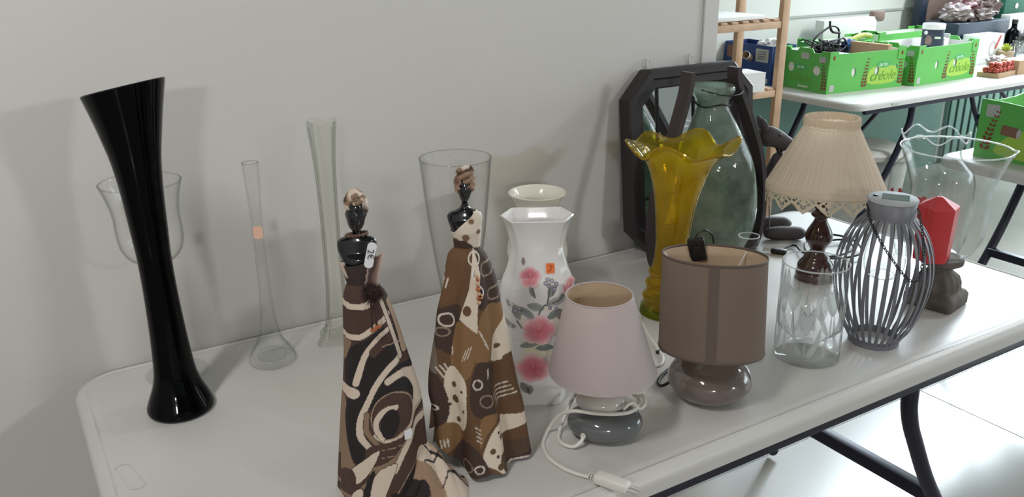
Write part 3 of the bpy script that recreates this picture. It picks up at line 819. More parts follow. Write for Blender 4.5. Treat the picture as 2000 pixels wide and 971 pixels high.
for x, y, r in ((90, 232, 12), (72, 276, 10), (82, 350, 18)): PW.oval(x, y, r, r, PD if r < 15 else srgb(74, 50, 40))
for x, y, rx, ry in ((142, 124, 20, 26), (127, 172, 17, 17), (268, 382, 18, 20), (300, 455, 26, 26), (82, 490, 14, 12), (205, 740, 26, 26), (260, 740, 18, 16), (350, 30, 24, 24), (310, -70, 24, 26), (262, -118, 22, 24), (455, 800, 16, 22), (425, 820, 18, 24), (400, -150, 24, 24), (430, 60, 22, 24)):
    PW.oval(x, y, rx, ry, WH if rx in (20, 22, 14, 18, 16) else srgb(140, 122, 108), 3)
def dashes(x, y, dx, dy, L, n, sx, sy, w=5):
    for i in range(n): PW.line([(x+i*sx, y+i*sy), (x+i*sx+dx*L, y+i*sy+dy*L)], w, WH)
dashes(335, 440, .93, -.35, 70, 4, 6, 18, 6)
dashes(200, 285, .35, -.93, 50, 3, 12, -6, 4); dashes(272, 160, .5, .85, 30, 4, 8, 18, 4); dashes(108, 315, .3, .95, 50, 3, 9, -6, 4)
dashes(242, 560, .8, .6, 26, 4, 2, 18, 4); dashes(345, 822, .8, .8, 34, 4, 16, 20, 6); dashes(185, 860, .6, .8, 60, 3, 18, -6, 5)
dashes(115, 5, .3, -.9, 40, 3, 14, -4, 4); dashes(60, -80, .35, .93, 110, 3, 22, -28, 5); dashes(100, 640, .1, 1, 36, 3, 8, -3, 4)
dashes(308, 318, 0, 1, 40, 1, 0, 0, 4); dashes(150, 235, 0, 1, 30, 1, 0, 0, 4)

def dress(name, parent, prof, foldamp, nf, ph, mapfn, pr, nz=250, n=400, hem=None, flat=.95):
    """skirt: prof = (z, r, ox) from hem to waist"""
    P = smooth_rows([(z, r, ox) for z, r, ox in prof], 6)
    def at(z):
        for a, b in zip(P, P[1:]):
            if a[0] <= z <= b[0]:
                t = (z-a[0])/(b[0]-a[0]+1e-9); return a[1]+(b[1]-a[1])*t, a[2]+(b[2]-a[2])*t
        return (P[0][1], P[0][2]) if z < P[0][0] else (P[-1][1], P[-1][2])
    z1 = P[-1][0]; V = []; C = []
    for i in range(nz):
        t = i/(nz-1)
        for k in range(n):
            a = 2*pi*k/n
            zb = hem(a) if hem else .0012
            z = zb+(z1-zb)*t
            r, ox = at(z)
            amt = foldamp*(1-t)**.8
            fo = amt*(sin(nf*a+ph)+.5*sin((nf*2-1)*a+ph*2.1+2*t)+.35*sin(3*a+5*t))
            rr = r+fo
            V.append(Vector((ox+rr*cos(a), flat*rr*sin(a), z)))
            s = cos(a) if sin(a) <= 0 else cos(a)
            C.append(pr.at(*mapfn(s, z, a)))
    o = mesh_obj(name, V, ring_grid(nz, n), M['print'], parent, colors=C)
    return o
def beads(name, pts, r, m, parent):
    bm = bmesh.new()
    for p in pts:
        g_ = bmesh.ops.create_icosphere(bm, subdivisions=2, radius=r)
        bmesh.ops.translate(bm, vec=p, verts=g_['verts'])
    return from_bm(name, bm, m, parent, smooth=True)

# first figurine (swirl print)
fx, fy = .331, -.589
F1 = thing('lady_figurine', 'black lady figurine in brown and cream swirl print dress with price tag', 'figurine', (fx, fy, TZ), face_cam(fx, fy)+radians(-5))
def X5(s, z): 
    y5 = ((632-580)+(.2477-z)/.000763)/.4027
    L = 133-23*min(max(y5/580, 0), 1.2); R = 352+163*min(max(y5/680, 0), 1.15)
    return L+(s+1)/2*(R-L), y5
dress('dress', F1, [(-.002, .061, 0), (.0205, .0592, 0), (.0814, .0560, .002), (.1379, .0520, .004), (.1681, .0472, .004), (.2095, .0400, .002), (.2477, .0345, -.001), (.2844, .0278, -.005), (.2990, .0215, -.0075), (.3060, .0178, -.008)], .0035, 5, .6,
      lambda s, z, a: X5(s, z), SW, flat=.86, hem=lambda a: .0012)
OX = -.0088
bust(F1, [(.285, .017, .012, -.006, 0), (.300, .0155, .0112, -.0075, 0), (.3075, .0155, .0110, -.008, 0), (.3155, .0172, .0122, -.0085, -.0005), (.3291, .0190, .0142, -.0095, -.0015), (.3392, .0208, .0140, -.010, -.001), (.3460, .0230, .0112, -.0105, 0), (.3525, .0240, .0100, -.0105, 0), (.3600, .0232, .0090, -.0103, 0), (.3645, .0175, .0078, -.0102, 0), (.3662, .0098, .0072, -.0100, -.0003), (.3690, .0056, .0056, -.0098, -.0008), (.3735, .0052, .0054, -.0095, -.0018), (.3755, .0058, .0068, -.0094, -.003), (.3780, .0078, .0092, -.0092, -.0044), (.3830, .0100, .0108, -.009, -.0044), (.3915, .0114, .0120, -.0086, -.0038), (.3990, .0120, .0124, -.008, -.003), (.4080, .0108, .0116, -.0075, -.002), (.4140, .0070, .0076, -.007, -.001), (.4160, .0012, .0012, -.007, -.001)], .3785, (.036, -.009))
TURB = Print(TAN)
def turb_col(v, seed, cols):
    k = sin(v.z*230+seed+v.x*190)+.6*sin(v.x*160-v.y*200+seed*2)
    return cols[0] if k > .35 else (cols[1] if k > -.5 else cols[2])
def turban(parent, cx, cz, rx, h, cols, tilt, seed):
    rows = smooth_rows([(cz-.006, rx*.97, rx*1.0, cx, .001), (cz, rx*1.08, rx*1.12, cx, .001), (cz+h*.35, rx*1.10, rx*1.12, cx, .001), (cz+h*.7, rx*.86, rx*.9, cx, .001), (cz+h*.95, rx*.35, rx*.4, cx, .001), (cz+h, rx*.05, rx*.05, cx, .001)], 5)
    def df(p, a):
        k = (p.z-cz)/h
        p = p+Vector((0, 0, tilt[0]*(p.x-cx)+tilt[1]*p.y))
        w_ = .0006*sin(5*a+p.z*700)
        return p+Vector((w_*cos(a), w_*sin(a), 0))
    t = loft('head_wrap', rows, M['print'], parent, n=64, colors=lambda v: turb_col(v, seed, cols), deform=df)
    kn = [(cx+.007*cos(a*.9)+.002, -rx*.75+.004*sin(2*a), cz+h*.62+.005*sin(a)) for a in [k*2*pi/9 for k in range(9)]]
    V, F = tube_data(catmull(kn, 4, True), .0032, 8, True)
    mesh_obj('twisted_knot', V, F, M['print'], t, colors=[cols[0] if (i//40) % 2 else cols[1] for i in range(len(V))])
turban(F1, -.0078, .4005, .0129, .0232, (CRM, TAN, DK), (-.12, .25), 1.2)
nb = [(-.0096+.0125*cos(a), -.001+.0105*sin(a), .3683+.0012*cos(a)-.0012*sin(a)) for a in [2*pi*k/20 for k in range(20)]]
for i, p in enumerate(nb):
    if i == 0: b0 = beads('necklace_bead', [(0, 0, 0)], .0023, M['bead'], F1); b0.location = p
    else:
        c = b0.copy(); COL.objects.link(c); c.location = p
# draped wrap on the bodice: shawl ends at both sides, wrap on waist
def wrapcol(v): return SW.at(330+v.x*9000, 260-(v.z-.3)*7000)
V = []; C = []; n = 72; rows_ = 22
for i in range(rows_):
    t = i/(rows_-1)
    for k in range(n):
        a = 2*pi*k/n; c_ = cos(a)
        top = .3365+.006*c_+.0025*cos(2*a); z = .300+(top-.300)*t
        rx = .0172+.0050*t+.0006*sin(7*a+5*t); ry = rx*.76
        V.append((-.0080-.0016*t+rx*c_, ry*sin(a)-.0012, z))
        fold = abs(c_-(.28+.35*t)) < .045
        C.append(srgb(178, 158, 146) if fold else (srgb(96, 76, 69) if c_ > .28+.35*t else srgb(62, 50, 48)))
mesh_obj('bodice_wrap', V, ring_grid(rows_, n), M['print'], F1, colors=C)
def flap(x0, z0, pts, cols):
    V = []; 
    for (xa, za), (xb, zb), y in pts: V += [(xa, y, za), ((xa+xb)/2, y-.0025, (za+zb)/2), (xb, y+.001, zb)]
    mesh_obj('shawl_end', V, ring_grid(len(pts), 3, closed=False), M['print'], F1, colors=[cols[i % 3] for i in range(len(V))])
flap(0, 0, [((.0035, .303), (.0135, .306), -.0165), ((.006, .318), (.0165, .322), -.0165), ((.009, .332), (.0205, .338), -.014), ((.0115, .341), (.0235, .3485), -.011)], [srgb(96, 76, 69), srgb(120, 98, 90), srgb(196, 178, 166)])
flap(0, 0, [((-.0265, .316), (-.0205, .314), -.009), ((-.0315, .328), (-.0225, .325), -.009), ((-.0335, .3375), (-.0232, .3355), -.009)], [srgb(186, 166, 154), srgb(196, 178, 166), srgb(176, 156, 144)])
# price tag
o = plate('price_tag', [(-.0055, -.013), (-.0028, -.016), (.0028, -.016), (.0055, -.013), (.0055, .013), (.0028, .016), (-.0028, .016), (-.0055, .013)], [], .0006, M['sticker'], F1, loc=(.0065, -.0185, .3465), rot=(radians(84), radians(14), 0))
text('handwriting', '2€', .0115, M['ink'], o, loc=(0, .001, .0008), rot=(0, 0, radians(-80)), th=.0001)
# fur pom-pom with dangling cords
bm = bmesh.new()
bmesh.ops.create_icosphere(bm, subdivisions=3, radius=.0085)
rnd = random.Random(3)
for k in range(700):
    d = Vector((rnd.gauss(0, 1), rnd.gauss(0, 1), rnd.gauss(0, 1))).normalized()
    t = d.orthogonal().normalized()*.00045; e = d*(.0125+.005*rnd.random())+Vector((rnd.gauss(0, .0018), rnd.gauss(0, .0018), rnd.gauss(0, .0018)-.001))
    vs = [bm.verts.new(d*.007-t), bm.verts.new(d*.007+t), bm.verts.new(e)]; bm.faces.new(vs)
o = from_bm('fur_pompom', bm, M['fur'], F1); o.location = (.006, -.022, .2985)
for x0, x1, zz in ((.004, .004, .258), (.007, .0095, .262)):
    tube('cord', [(x0, -.026, .292), (x1, -.034, .275), (x1, -.0385, zz)], .0012, M['fur'], F1, n=6)
    beads('cord_bead', [(x1, -.039, zz-.002), (x1+.0035, -.0385, zz-.001)], .0026, M['bead_red'], F1)
# train of the dress spread on the table
V = []; C = []; NT, NA_ = 46, 110
TRN = Print(srgb(150, 124, 102))
TRN.poly([(-5, -5), (26, -5), (34, 50), (24, 105), (-5, 105)], BK)
TRN.poly([(26, -5), (44, -5), (48, 40), (40, 105), (24, 105), (34, 50)], srgb(150, 124, 102))
TRN.poly([(44, -5), (105, -5), (105, 105), (40, 105), (48, 40)], CRM)
TRN.poly([(60, 30), (70, 25), (76, 60), (72, 100), (62, 100)], srgb(176, 152, 132))
for l_ in ([(46, 20), (60, 38), (78, 50)], [(44, 58), (56, 62), (70, 86), (74, 104)], [(56, -4), (60, 30), (62, 100)], [(74, -2), (72, 16), (82, 40), (84, 104)]): TRN.line(l_, 2.2, BK)
for i in range(NT):
    t = i/(NT-1)
    for k in range(NA_):
        u = k/(NA_-1); a = radians(-78+118*u)
        reach = .030+.040*exp(-((u-.55)/.30)**2)+.004*sin(u*19)
        r = .049+(reach)*t
        h0 = .02+.062*exp(-((u-.62)/.30)**2)
        z = .0015+h0*(1-t)**1.5*(1+.0*t)+.012*(1-t)*t*2*(1+sin(19*u+4*t))+.006*abs(sin(13*u+7*t))*t*(1-t)*4
        V.append((r*cos(a)+.002, r*sin(a)*.9, z)); C.append(TRN.at(100*u, 100*t))
o = mesh_obj('train', V, ring_grid(NT, NA_, closed=False), M['print'], F1, colors=C)
o = plate('price_sticker', [(-.006, -.006), (.003, -.007), (.0065, -.002), (.006, .006), (-.005, .0065)], [], .0004, M['sticker'], F1, loc=(.040, -.0395, .108), rot=(radians(84), 0, radians(38)))

# second figurine (patchwork print)
fx, fy = .479, -.584
F2 = thing('lady_figurine', 'black lady figurine in one-shoulder brown patchwork dress with dots', 'figurine', (fx, fy, TZ), face_cam(fx, fy))
def X7(s, z):
    y = 558+(.265-z)/.000803; 
    L = 867-31*min(max((y-558)/180, -.6), 1.0); R = 975+46*min(max((y-558)/330, -.6), 1.0)
    if y < 558: t = (558-y)/70; L = 867+24*t; R = 975-30*t
    px = L+(s+1)/2*(R-L)
    return (px-820)/.4225, (y-550)/.4225
def hem2(a):
    k = max(0, -cos(a-.25))                        # lifted towards the left side
    return .0012+.075*max(0, k-.25)**1.2*(.8+.25*sin(7*a))+.010*max(0, sin(5*a+1.9))*(1-k)+.004*max(0, sin(11*a))
dress('dress', F2, [(-.002, .0700, .002), (.04, .0645, .001), (.0912, .0600, -.001), (.1238, .0585, -.006), (.1575, .0548, -.006), (.2074, .0470, -.0034), (.2395, .0424, -.004), (.265, .0373, -.0025), (.2900, .0320, -.003), (.3107, .0252, -.005), (.3200, .0178, -.0045), (.3237, .0168, -.0043)], .0105, 5, 1.9,
      lambda s, z, a: X7(s, z), PW, hem=hem2, flat=.92)
bust(F2, [(.300, .016, .012, -.004, 0), (.3237, .0152, .0112, -.0043, 0), (.333, .0170, .0126, -.004, -.001), (.3440, .0190, .0148, -.0045, -.002), (.3530, .0205, .0140, -.006, -.001), (.3600, .0224, .0112, -.0062, 0), (.3660, .0224, .0098, -.0062, 0), (.3703, .0185, .0086, -.006, 0), (.3730, .0115, .0080, -.0058, -.0003), (.3775, .0058, .0058, -.0056, -.001), (.3825, .0045, .0050, -.0054, -.002), (.3850, .0046, .0066, -.0053, -.0036), (.3880, .0056, .0088, -.0052, -.0046), (.3930, .0076, .0104, -.005, -.0044), (.3985, .0090, .0114, -.0048, -.0036), (.4050, .0100, .0120, -.0046, -.003), (.4130, .0094, .0110, -.0044, -.002), (.4180, .0060, .0070, -.0043, -.001), (.4200, .0010, .0010, -.0043, -.001)], .3865, (.034, -.005))
turban(F2, -.0044, .4050, .0127, .0200, (srgb(158, 130, 108), srgb(142, 114, 94), srgb(110, 86, 72)), (.10, .2), .3)
bow = [(-.004+.009*cos(a), -.002+.006*sin(2*a), .4245+.0045*sin(a)) for a in [2*pi*k/10 for k in range(10)]]
V, F = tube_data(catmull(bow, 4, True), .0030, 8, True)
mesh_obj('wrap_knot', V, F, M['print'], F2, colors=[DK if (i//56) % 3 == 0 else (CRM if (i//56) % 3 == 1 else TAN) for i in range(len(V))])
# one-shoulder bodice: cream with brown dots
V = []; C = []; n = 90; nz = 40
B2 = [(.3225, .0172, .0130, -.0043), (.333, .0182, .0138, -.004), (.3440, .0201, .0160, -.0045), (.3530, .0216, .0152, -.006), (.3600, .0232, .0134, -.0062), (.3655, .0229, .0121, -.0062), (.3700, .0192, .0108, -.006), (.3720, .0150, .0098, -.0058)]
def b2(z):
    for a, b in zip(B2, B2[1:]):
        if z <= b[0]:
            t = max(0, (z-a[0])/(b[0]-a[0])); return [a[i]+(b[i]-a[i])*t for i in (1, 2, 3)]
    return B2[-1][1:]
for i in range(nz):
    t = i/(nz-1)
    for k in range(n):
        a = 2*pi*k/n; top = .3455+.0265*max(0, min(1, (cos(a)+.75)/1.45))
        z = .3225+(top-.3225)*t; rx, ry, ox = b2(z)
        V.append((ox+rx*cos(a), ry*sin(a)-.0012, z))
        x = rx*cos(a)
        dots = ((-.001, .3385, .0050), (.0085, .3600, .0038), (-.014, .334, .003), (.016, .345, .003))
        c = srgb(212, 200, 186)
        if sin(a) < .2:
            for dx, dz, dr in dots:
                if (x-dx)**2+(z-dz)**2 < dr*dr: c = srgb(122, 94, 74)
        if z < .3295+.003*sin(3*a) - .010*cos(a) and abs(x) < .03: c = PD
        C.append(c)
mesh_obj('bodice', V, ring_grid(nz, n), M['print'], F2, colors=C)
for i, (x, z, r) in enumerate([(.0075, .292, .0022), (.0085, .287, .0026), (.0082, .281, .003), (.009, .2745, .0034), (.0094, .268, .003), (.0086, .262, .0026), (.0095, .256, .003), (.0125, .262, .002), (.014, .266, .002)]):
    beads('charm_bead', [(0, 0, 0)], r, M['bead_red'] if i % 2 else M['light_wood'], F2).location = (x, -.0345-(.29-z)*.12, z)
tube('white_cord', [(.004, -.030, .300), (.002, -.033, .292), (.006, -.035, .285), (.015, -.035, .272), (.014, -.037, .262)], .0008, M['sticker'], F2, n=5)

# ------------------------------------------------------------------ small lamp with white shade
lx, ly = .667, -.639
rz = face_cam(lx, ly)
g = thing('table_lamp', 'small lamp with pale lilac cone shade on stacked grey and white pebbles', 'lamp', (lx, ly, TZ), rz)
def pebble(name, c, rx, ry, rz_, m, parent, flatb=.0):
    pr = [(cos(t), sin(t)) for t in [-pi/2+pi*k/24 for k in range(25)]]
    V = []
    for cr, cz in pr:
        for k in range(48):
            a = 2*pi*k/48
            sx_ = abs(cr)**.8
            V.append((c[0]+rx*sx_*cos(a), c[1]+ry*sx_*sin(a), max(c[2]+rz_*(abs(cz)**.9)*(1 if cz > 0 else -1)+.05*rz_*cos(a), flatb)))
    return mesh_obj(name, V, ring_grid(25, 48), m, parent)
pebble('lower_pebble', (.002, 0, .0235), .0565, .044, .0235, M['pebble_grey'], g)
pebble('upper_pebble', (-.004, 0, .0590), .0375, .032, .0155, M['pebble_white'], g, -1)
lathe('neck', [(.011, .070), (.012, .075), (.018, .079), (.018, .086), (.012, .090), (.012, .125), (.0005, .125)], M['white_plastic'], g, n=32)
ln = lambda kx: (lambda p, a, r, z: p+Vector((kx*(z-.05), 0, 0)))
sh = [(.0784, .108), (.0476, .2275)]
lathe('shade', [(.0786, .107), (.0790, .109), (.0632, .168), (.0480, .2275)], M['pink_shade'], g, n=80, deform=ln(-.06))
lathe('shade_lining', [(.0778, .109), (.0624, .168), (.0470, .227)], M['shade_lining'], g, n=80, deform=ln(-.06))
lathe('shade_rim', [(.0475+.0012*cos(t), .2277+.0012*sin(t)) for t in [2*pi*k/8 for k in range(9)]], M['pink_shade'], g, n=80, deform=ln(-.06))
lathe('shade_rim', [(.0786+.0010*cos(t), .1080+.0012*sin(t)) for t in [2*pi*k/8 for k in range(9)]], M['pink_shade'], g, n=80, deform=ln(-.06))
for k in range(3):
    a = 2*pi*k/3+.4; tube('shade_spoke', [(.012*cos(a)-.005, .012*sin(a), .122), (.04*cos(a)-.008, .04*sin(a), .20)], .001, M['white_plastic'], g, n=5, sm=2)
lathe('bulb_socket', [(.013, .122), (.014, .126), (.014, .150), (.0005, .151)], M['white_plastic'], g, n=24)
lathe('cord_grommet', [(.003+.0018*cos(t), .0018*sin(t)) for t in [2*pi*k/8 for k in range(9)]], M['pebble_white'], g, n=20, loc=(-.029, -.0385, .019), rot=(radians(80), 0, radians(-35)))
R3 = Matrix.Rotation(-rz, 3, 'Z')
def loc_(x, y, z): return R3 @ Vector((x-lx, y-ly, z))
tube('power_cord', [(-.028, -.037, .019), (-.032, -.043, .012), (-.043, -.046, .005), (-.060, -.036, .0035), (-.066, -.012, .004), (-.058, .014, .02), (-.042, .034, .048), (-.012, .042, .056), (.026, .038, .056), (.047, .020, .057), (.052, -.002, .058), (.041, -.026, .057), (.018, -.038, .058), (-.012, -.039, .058), (-.044, -.030, .055), (-.066, -.012, .035), (-.080, -.004, .010), (-.086, -.016, .0035), (-.088, -.04, .003), (-.078, -.072, .003), (-.060, -.094, .003), (-.040, -.108, .003), (-.018, -.118, .004)], .0028, M['white_plastic'], g, n=8)
tube('power_cord', [(.049, .012, .058), (.057, .004, .066), (.060, -.008, .060), (.052, -.012, .054), (.040, -.018, .066), (.028, -.030, .062)], .0028, M['white_plastic'], g, n=8)
pl = box('plug', (.014, -.1335, .0085), (.052, .019, .016), M['white_plastic'], g, bev=.005, seg=3); pl.rotation_euler = (0, 0, radians(-27))
for k in range(3):
    lathe('strain_relief_ring', [(.0038+.001*cos(t), .001*sin(t)) for t in [2*pi*q/6 for q in range(7)]], M['white_plastic'], pl, n=14, loc=(-.027-.004*k, 0, -.003), rot=(0, radians(90), 0))
for s in (-1, 1): tube('plug_pin', [(.023, s*.0045, 0), (.034, s*.0045, 0), (.040, s*.0045, 0)], .0022, M['hook'], pl, sm=0)

tube_ = [(.975, -.322, .743), (.982, -.300, .748), (.990, -.312, .750), (.985, -.335, .746), (.975, -.352, .743), (.965, -.372, .743), (.940, -.42, .743), (.915, -.48, .743), (.900, -.505, .743), (.880, -.518, .743), (.858, -.505, .743)]
tag(tube('loose_cord', tube_, .0026, M['white_plastic'], n=8), 'loose white cord curling between the yellow vase and lamps', 'cord')

# ------------------------------------------------------------------ taupe drum lamp
lx, ly = .883, -.636
rz = face_cam(lx, ly)
g = thing('drum_lamp', 'lamp with taupe drum shade and glossy taupe pebble base', 'lamp', (lx, ly, TZ), rz)
lathe('pebble_base', [(.0005, 0)]+smooth_prof([(.030, 0), (.036, .002), (.054, .010), (.0655, .024), (.0672, .034), (.062, .048), (.048, .062), (.030, .0715), (.016, .0745), (.0005, .075)], 4), M['taupe_ceramic'], g, n=72)
lathe('base_pad', [(.0005, .0002), (.033, .0002), (.034, .0022), (.0005, .0024)], M['black_plastic'], g, n=40)
lathe('neck', [(.010, .073), (.011, .095), (.016, .099), (.016, .140), (.0005, .141)], M['white_plastic'], g, n=28)
def tl(p, a=0, r=0, z=0):
    p = p+Vector((-.03*(p.z-.05), 0, 0)); th = radians(-8); y, zz = p.y, p.z-.165
    return Vector((p.x, y*cos(th)-zz*sin(th), .165+y*sin(th)+zz*cos(th)))
lathe('shade', [(.0822, .090), (.0815, .165), (.0806, .2395)], M['taupe_shade'], g, n=96, deform=tl)
lathe('shade_lining', [(.0812, .092), (.0805, .165), (.0796, .2385)], M['shade_lining'], g, n=96, deform=tl)
for z, r in ((.2395, .0804), (.0905, .082)):
    lathe('shade_rim', [(r+.0014*cos(t), z+.0022*sin(t)) for t in [2*pi*k/8 for k in range(9)]], M['taupe_rim'], g, n=96, deform=tl)
V = []
for i in range(9):
    z = .092+.146*i/8
    for k in range(3): a = radians(-89+4*(k-1)*1.3); r = .0830-.0016*i/8; V.append(tl(Vector((r*cos(a), r*sin(a), z))))
mesh_obj('shade_seam', V, ring_grid(9, 3, closed=False), M['taupe_rim'], g)
for k in range(3):
    a = 2*pi*k/3+.9; tube('shade_spoke', [(.015*cos(a), .015*sin(a), .138), tl(Vector((.05*cos(a), .05*sin(a), .20))), tl(Vector((.079*cos(a), .079*sin(a), .236)))], .0012, M['white_plastic'], g, n=5, sm=2)
sw = thing('cord_switch', 'black inline switch on a cord hooked over the taupe drum shade', 'switch', (0, 0, 0))
sw.location = Vector((lx, ly, TZ)) + Matrix.Rotation(rz, 3, 'Z') @ Vector((-.034, .0850, .2180)); sw.rotation_euler = (radians(12), radians(-10), rz)
box('switch_body', (0, -.006, .006), (.028, .010, .044), M['black_plastic'], sw, bev=.004, seg=2)
box('rocker', (0, -.0125, .006), (.012, .004, .018), M['black_plastic'], sw, bev=.001)
tube('switch_cord', [(0, -.005, .026), (.006, -.002, .034), (.018, .004, .034), (.026, .014, .018), (.026, .016, -.01), (.024, .0165, -.06), (.03, .017, -.105)], .0018, M['cable'], sw, n=6)
tube('power_cord', [(-.063, -.008, .020), (-.074, -.004, .010), (-.082, .012, .004), (-.080, .040, .003), (-.060, .085, .003), (-.02, .13, .003), (.02, .17, .003)], .0027, M['cable'], g, n=8)
tube('power_cord', [(.02, .17, .003), (.0, .19, .003), (-.04, .18, .003), (-.07, .16, .003), (-.095, .130, .003)], .0030, M['cable'], g, n=8)

# ------------------------------------------------------------------ small flute, etched cylinder
g = thing('glass_flute', 'narrow clear glass flute with round foot behind the taupe lamp', 'vase', (1.035, -.578, TZ))
pr = smooth_prof([(.005, .022), (.0065, .035), (.010, .08), (.0135, .14), (.0158, .19), (.0173, .229)])
lathe('glass_body', [(.0005, .020)]+pr+[(.0166, .230)]+[(max(r-.0015, .0005), z) for r, z in pr[::-1] if z > .03]+[(.0005, .032)], M['clear'], g, n=48, deform=lean(-.08))
rim_ring(g, .0170, .2298, .0010, 'rim_glint', lean(-.08))
lathe('foot', smooth_prof([(.0005, 0), (.022, 0), (.0248, .0015), (.0235, .005), (.012, .010), (.006, .016), (.005, .022)], 4), M['clear2'], g, n=48)

cx, cy = 1.128, -.624
g = thing('cylinder_vase', 'clear glass cylinder etched with frosted tulips', 'vase', (cx, cy, TZ), face_cam(cx, cy))
pr = [(.052, 0), (.0552, .002), (.0560, .006), (.0560, .06), (.0560, .12), (.0562, .1774)]
lathe('glass_body', shell(pr, .0024, .013), M['clear2'], g, n=80)
lathe('thick_base', smooth_prof([(.0005, .002), (.050, .0025), (.0525, .006), (.050, .0115), (.0005, .0105)], 3), M['clear2'], g, n=64)
lathe('rim', [(.0550+.0015*cos(t), .1776+.0015*sin(t)) for t in [2*pi*k/8 for k in range(9)]], M['rim_glint'], g, n=80)
def etch(pts, name='etched_tulip'):
    P = sm2(pts, 3, True)
    c0 = sum(p[0] for p in P)/len(P), sum(p[1] for p in P)/len(P)
    V = []; F = []
    NR = 4
    for i in range(NR+1):
        for p in P:
            u = c0[0]+(p[0]-c0[0])*i/NR; z = c0[1]+(p[1]-c0[1])*i/NR; a = -pi/2+u/.056
            V.append((.0564*cos(a), .0564*sin(a), z))
    n = len(P)
    for i in range(NR):
        for k in range(n): F.append((i*n+k, i*n+(k+1) % n, (i+1)*n+(k+1) % n, (i+1)*n+k))
    mesh_obj(name, V, F, M['etched'], g)
for j in range(5):
    o_ = -.004+j*2*pi*.056/5
    etch([(o_-.012, .118), (o_-.014, .092), (o_-.008, .070), (o_, .062), (o_+.008, .070), (o_+.014, .092), (o_+.012, .118), (o_+.006, .104), (o_, .126), (o_-.006, .104)])
    etch([(o_-.0012, .062), (o_+.0012, .062), (o_+.002, .025), (o_-.002, .025)], 'etched_stem')
    etch([(o_+.020, .150), (o_+.012, .128), (o_+.014, .100), (o_+.022, .092), (o_+.030, .100), (o_+.033, .128), (o_+.027, .150), (o_+.0235, .132)])
    etch([(o_+.003, .026), (o_+.014, .050), (o_+.024, .080), (o_+.023, .050), (o_+.012, .024)], 'etched_leaf')
    etch([(o_-.003, .026), (o_-.012, .045), (o_-.022, .075), (o_-.026, .110), (o_-.024, .066), (o_-.014, .026)], 'etched_leaf')
    etch([(o_+.028, .026), (o_+.031, .05), (o_+.035, .075), (o_+.037, .045), (o_+.034, .024)], 'etched_leaf')

# ------------------------------------------------------------------ cream pleated lamp with lace
lx, ly = 1.435, -.381
g = thing('pleated_lamp', 'lamp with cream pleated shade, lace trim and turned dark wood base', 'lamp', (lx, ly, TZ), face_cam(lx, ly))
lathe('turned_base', smooth_prof([(.0005, 0), (.0385, 0), (.0405, .003), (.0405, .016), (.0365, .019), (.0385, .024), (.0375, .033), (.029, .045), (.0255, .052), (.018, .060), (.0155, .067), (.020, .076), (.0272, .088), (.0285, .098), (.0250, .110), (.0165, .126), (.0130, .134), (.0150, .139), (.0200, .143), (.0203, .148), (.0150, .152), (.0130, .156), (.0165, .161), (.0165, .166), (.012, .170), (.009, .175), (.0005, .176)], 4), M['dark_wood'], g, n=56)
lathe('bulb_socket', [(.010, .172), (.012, .176), (.012, .235), (.0005, .236)], M['white_plastic'], g, n=24)
def tiltx(p, th, zc):
    y, z = p.y, p.z-zc; th = th*min(1, max(0, (.355-p.z)/.15))
    return Vector((p.x, y*cos(th)-z*sin(th), zc+y*sin(th)+z*cos(th)))
TH = radians(-5.5)
def pleat(p, a, r, z):
    k = .0007*sin(64*a) + .0006*sin(23*a+2)
    return tiltx(Vector(((r+k)*cos(a), (r+k)*sin(a), z)), TH, .27)
lathe('shade', smooth_prof([(.1192, .2114), (.103, .243), (.0860, .275), (.069, .306), (.0540, .335)], 3), M['cream_cloth'], g, n=384, deform=pleat)
def gath(p, a, r, z): k = .0008*sin(70*a)+.0005*sin(31*a); return tiltx(Vector(((r+k)*cos(a), (r+k)*sin(a), z+.0006*sin(40*a))), TH, .27)
lathe('top_band', smooth_prof([(.0530, .334), (.0550, .337), (.0555, .345), (.0545, .353), (.0525, .355), (.0510, .353), (.0505, .340)], 3), M['cream_cloth'], g, n=280, deform=gath)
lathe('lower_band', smooth_prof([(.1175, .198), (.1192, .199), (.1200, .206), (.1197, .2125), (.1185, .2135)], 3), M['cream_cloth'], g, n=160, deform=lambda p, a, r, z: tiltx(p, TH, .27))
# lace: an openwork strip with a scalloped edge
NA_, NZ = 900, 40; V = []; F = []
def lace_keep(u, t):
    per = 15; x = (u*per) % 1.0-.5
    edge = .38+.62*(1-abs(x)*2)**.9
    if t > edge: return False
    h = [(0, .58, .10, .11), (.21, .36, .07, .09), (-.21, .36, .07, .09), (.40, .20, .06, .07), (-.40, .20, .06, .07), (.12, .20, .045, .06), (-.12, .20, .045, .06), (.30, .13, .03, .05), (-.30, .13, .03, .05), (.10, .45, .03, .05), (-.1, .45, .03, .05), (0, .80, .03, .05)]
    for hx_, ht, rx, rt in h:
        if ((x-hx_)/rx)**2+((t-ht)/rt)**2 < 1:
            return ((x-hx_)/rx)**2+((t-ht)/rt)**2 < .16 and rx > .09
    return True
for i in range(NZ+1):
    t = i/NZ
    for k in range(NA_):
        a = 2*pi*k/NA_; r = .1186-.003*t+.0008*sin(15*a*2+6*t)
        V.append(tiltx(Vector((r*cos(a), r*sin(a), .200-.034*t)), TH, .27))
for i in range(NZ):
    for k in range(NA_):
        if lace_keep((k+.5)/NA_, (i+.5)/NZ): F.append((i*NA_+k, i*NA_+(k+1) % NA_, (i+1)*NA_+(k+1) % NA_, (i+1)*NA_+k))
mesh_obj('lace_trim', V, F, M['lace'], g)
for k in range(4):
    a = pi/2*k+.5; tube('shade_spoke', [(.011*cos(a), .011*sin(a), .235), tiltx(Vector((.03*cos(a), .03*sin(a), .29)), TH, .27), tiltx(Vector((.051*cos(a), .051*sin(a), .350)), TH, .27)], .0012, M['hook'], g, n=5, sm=2)
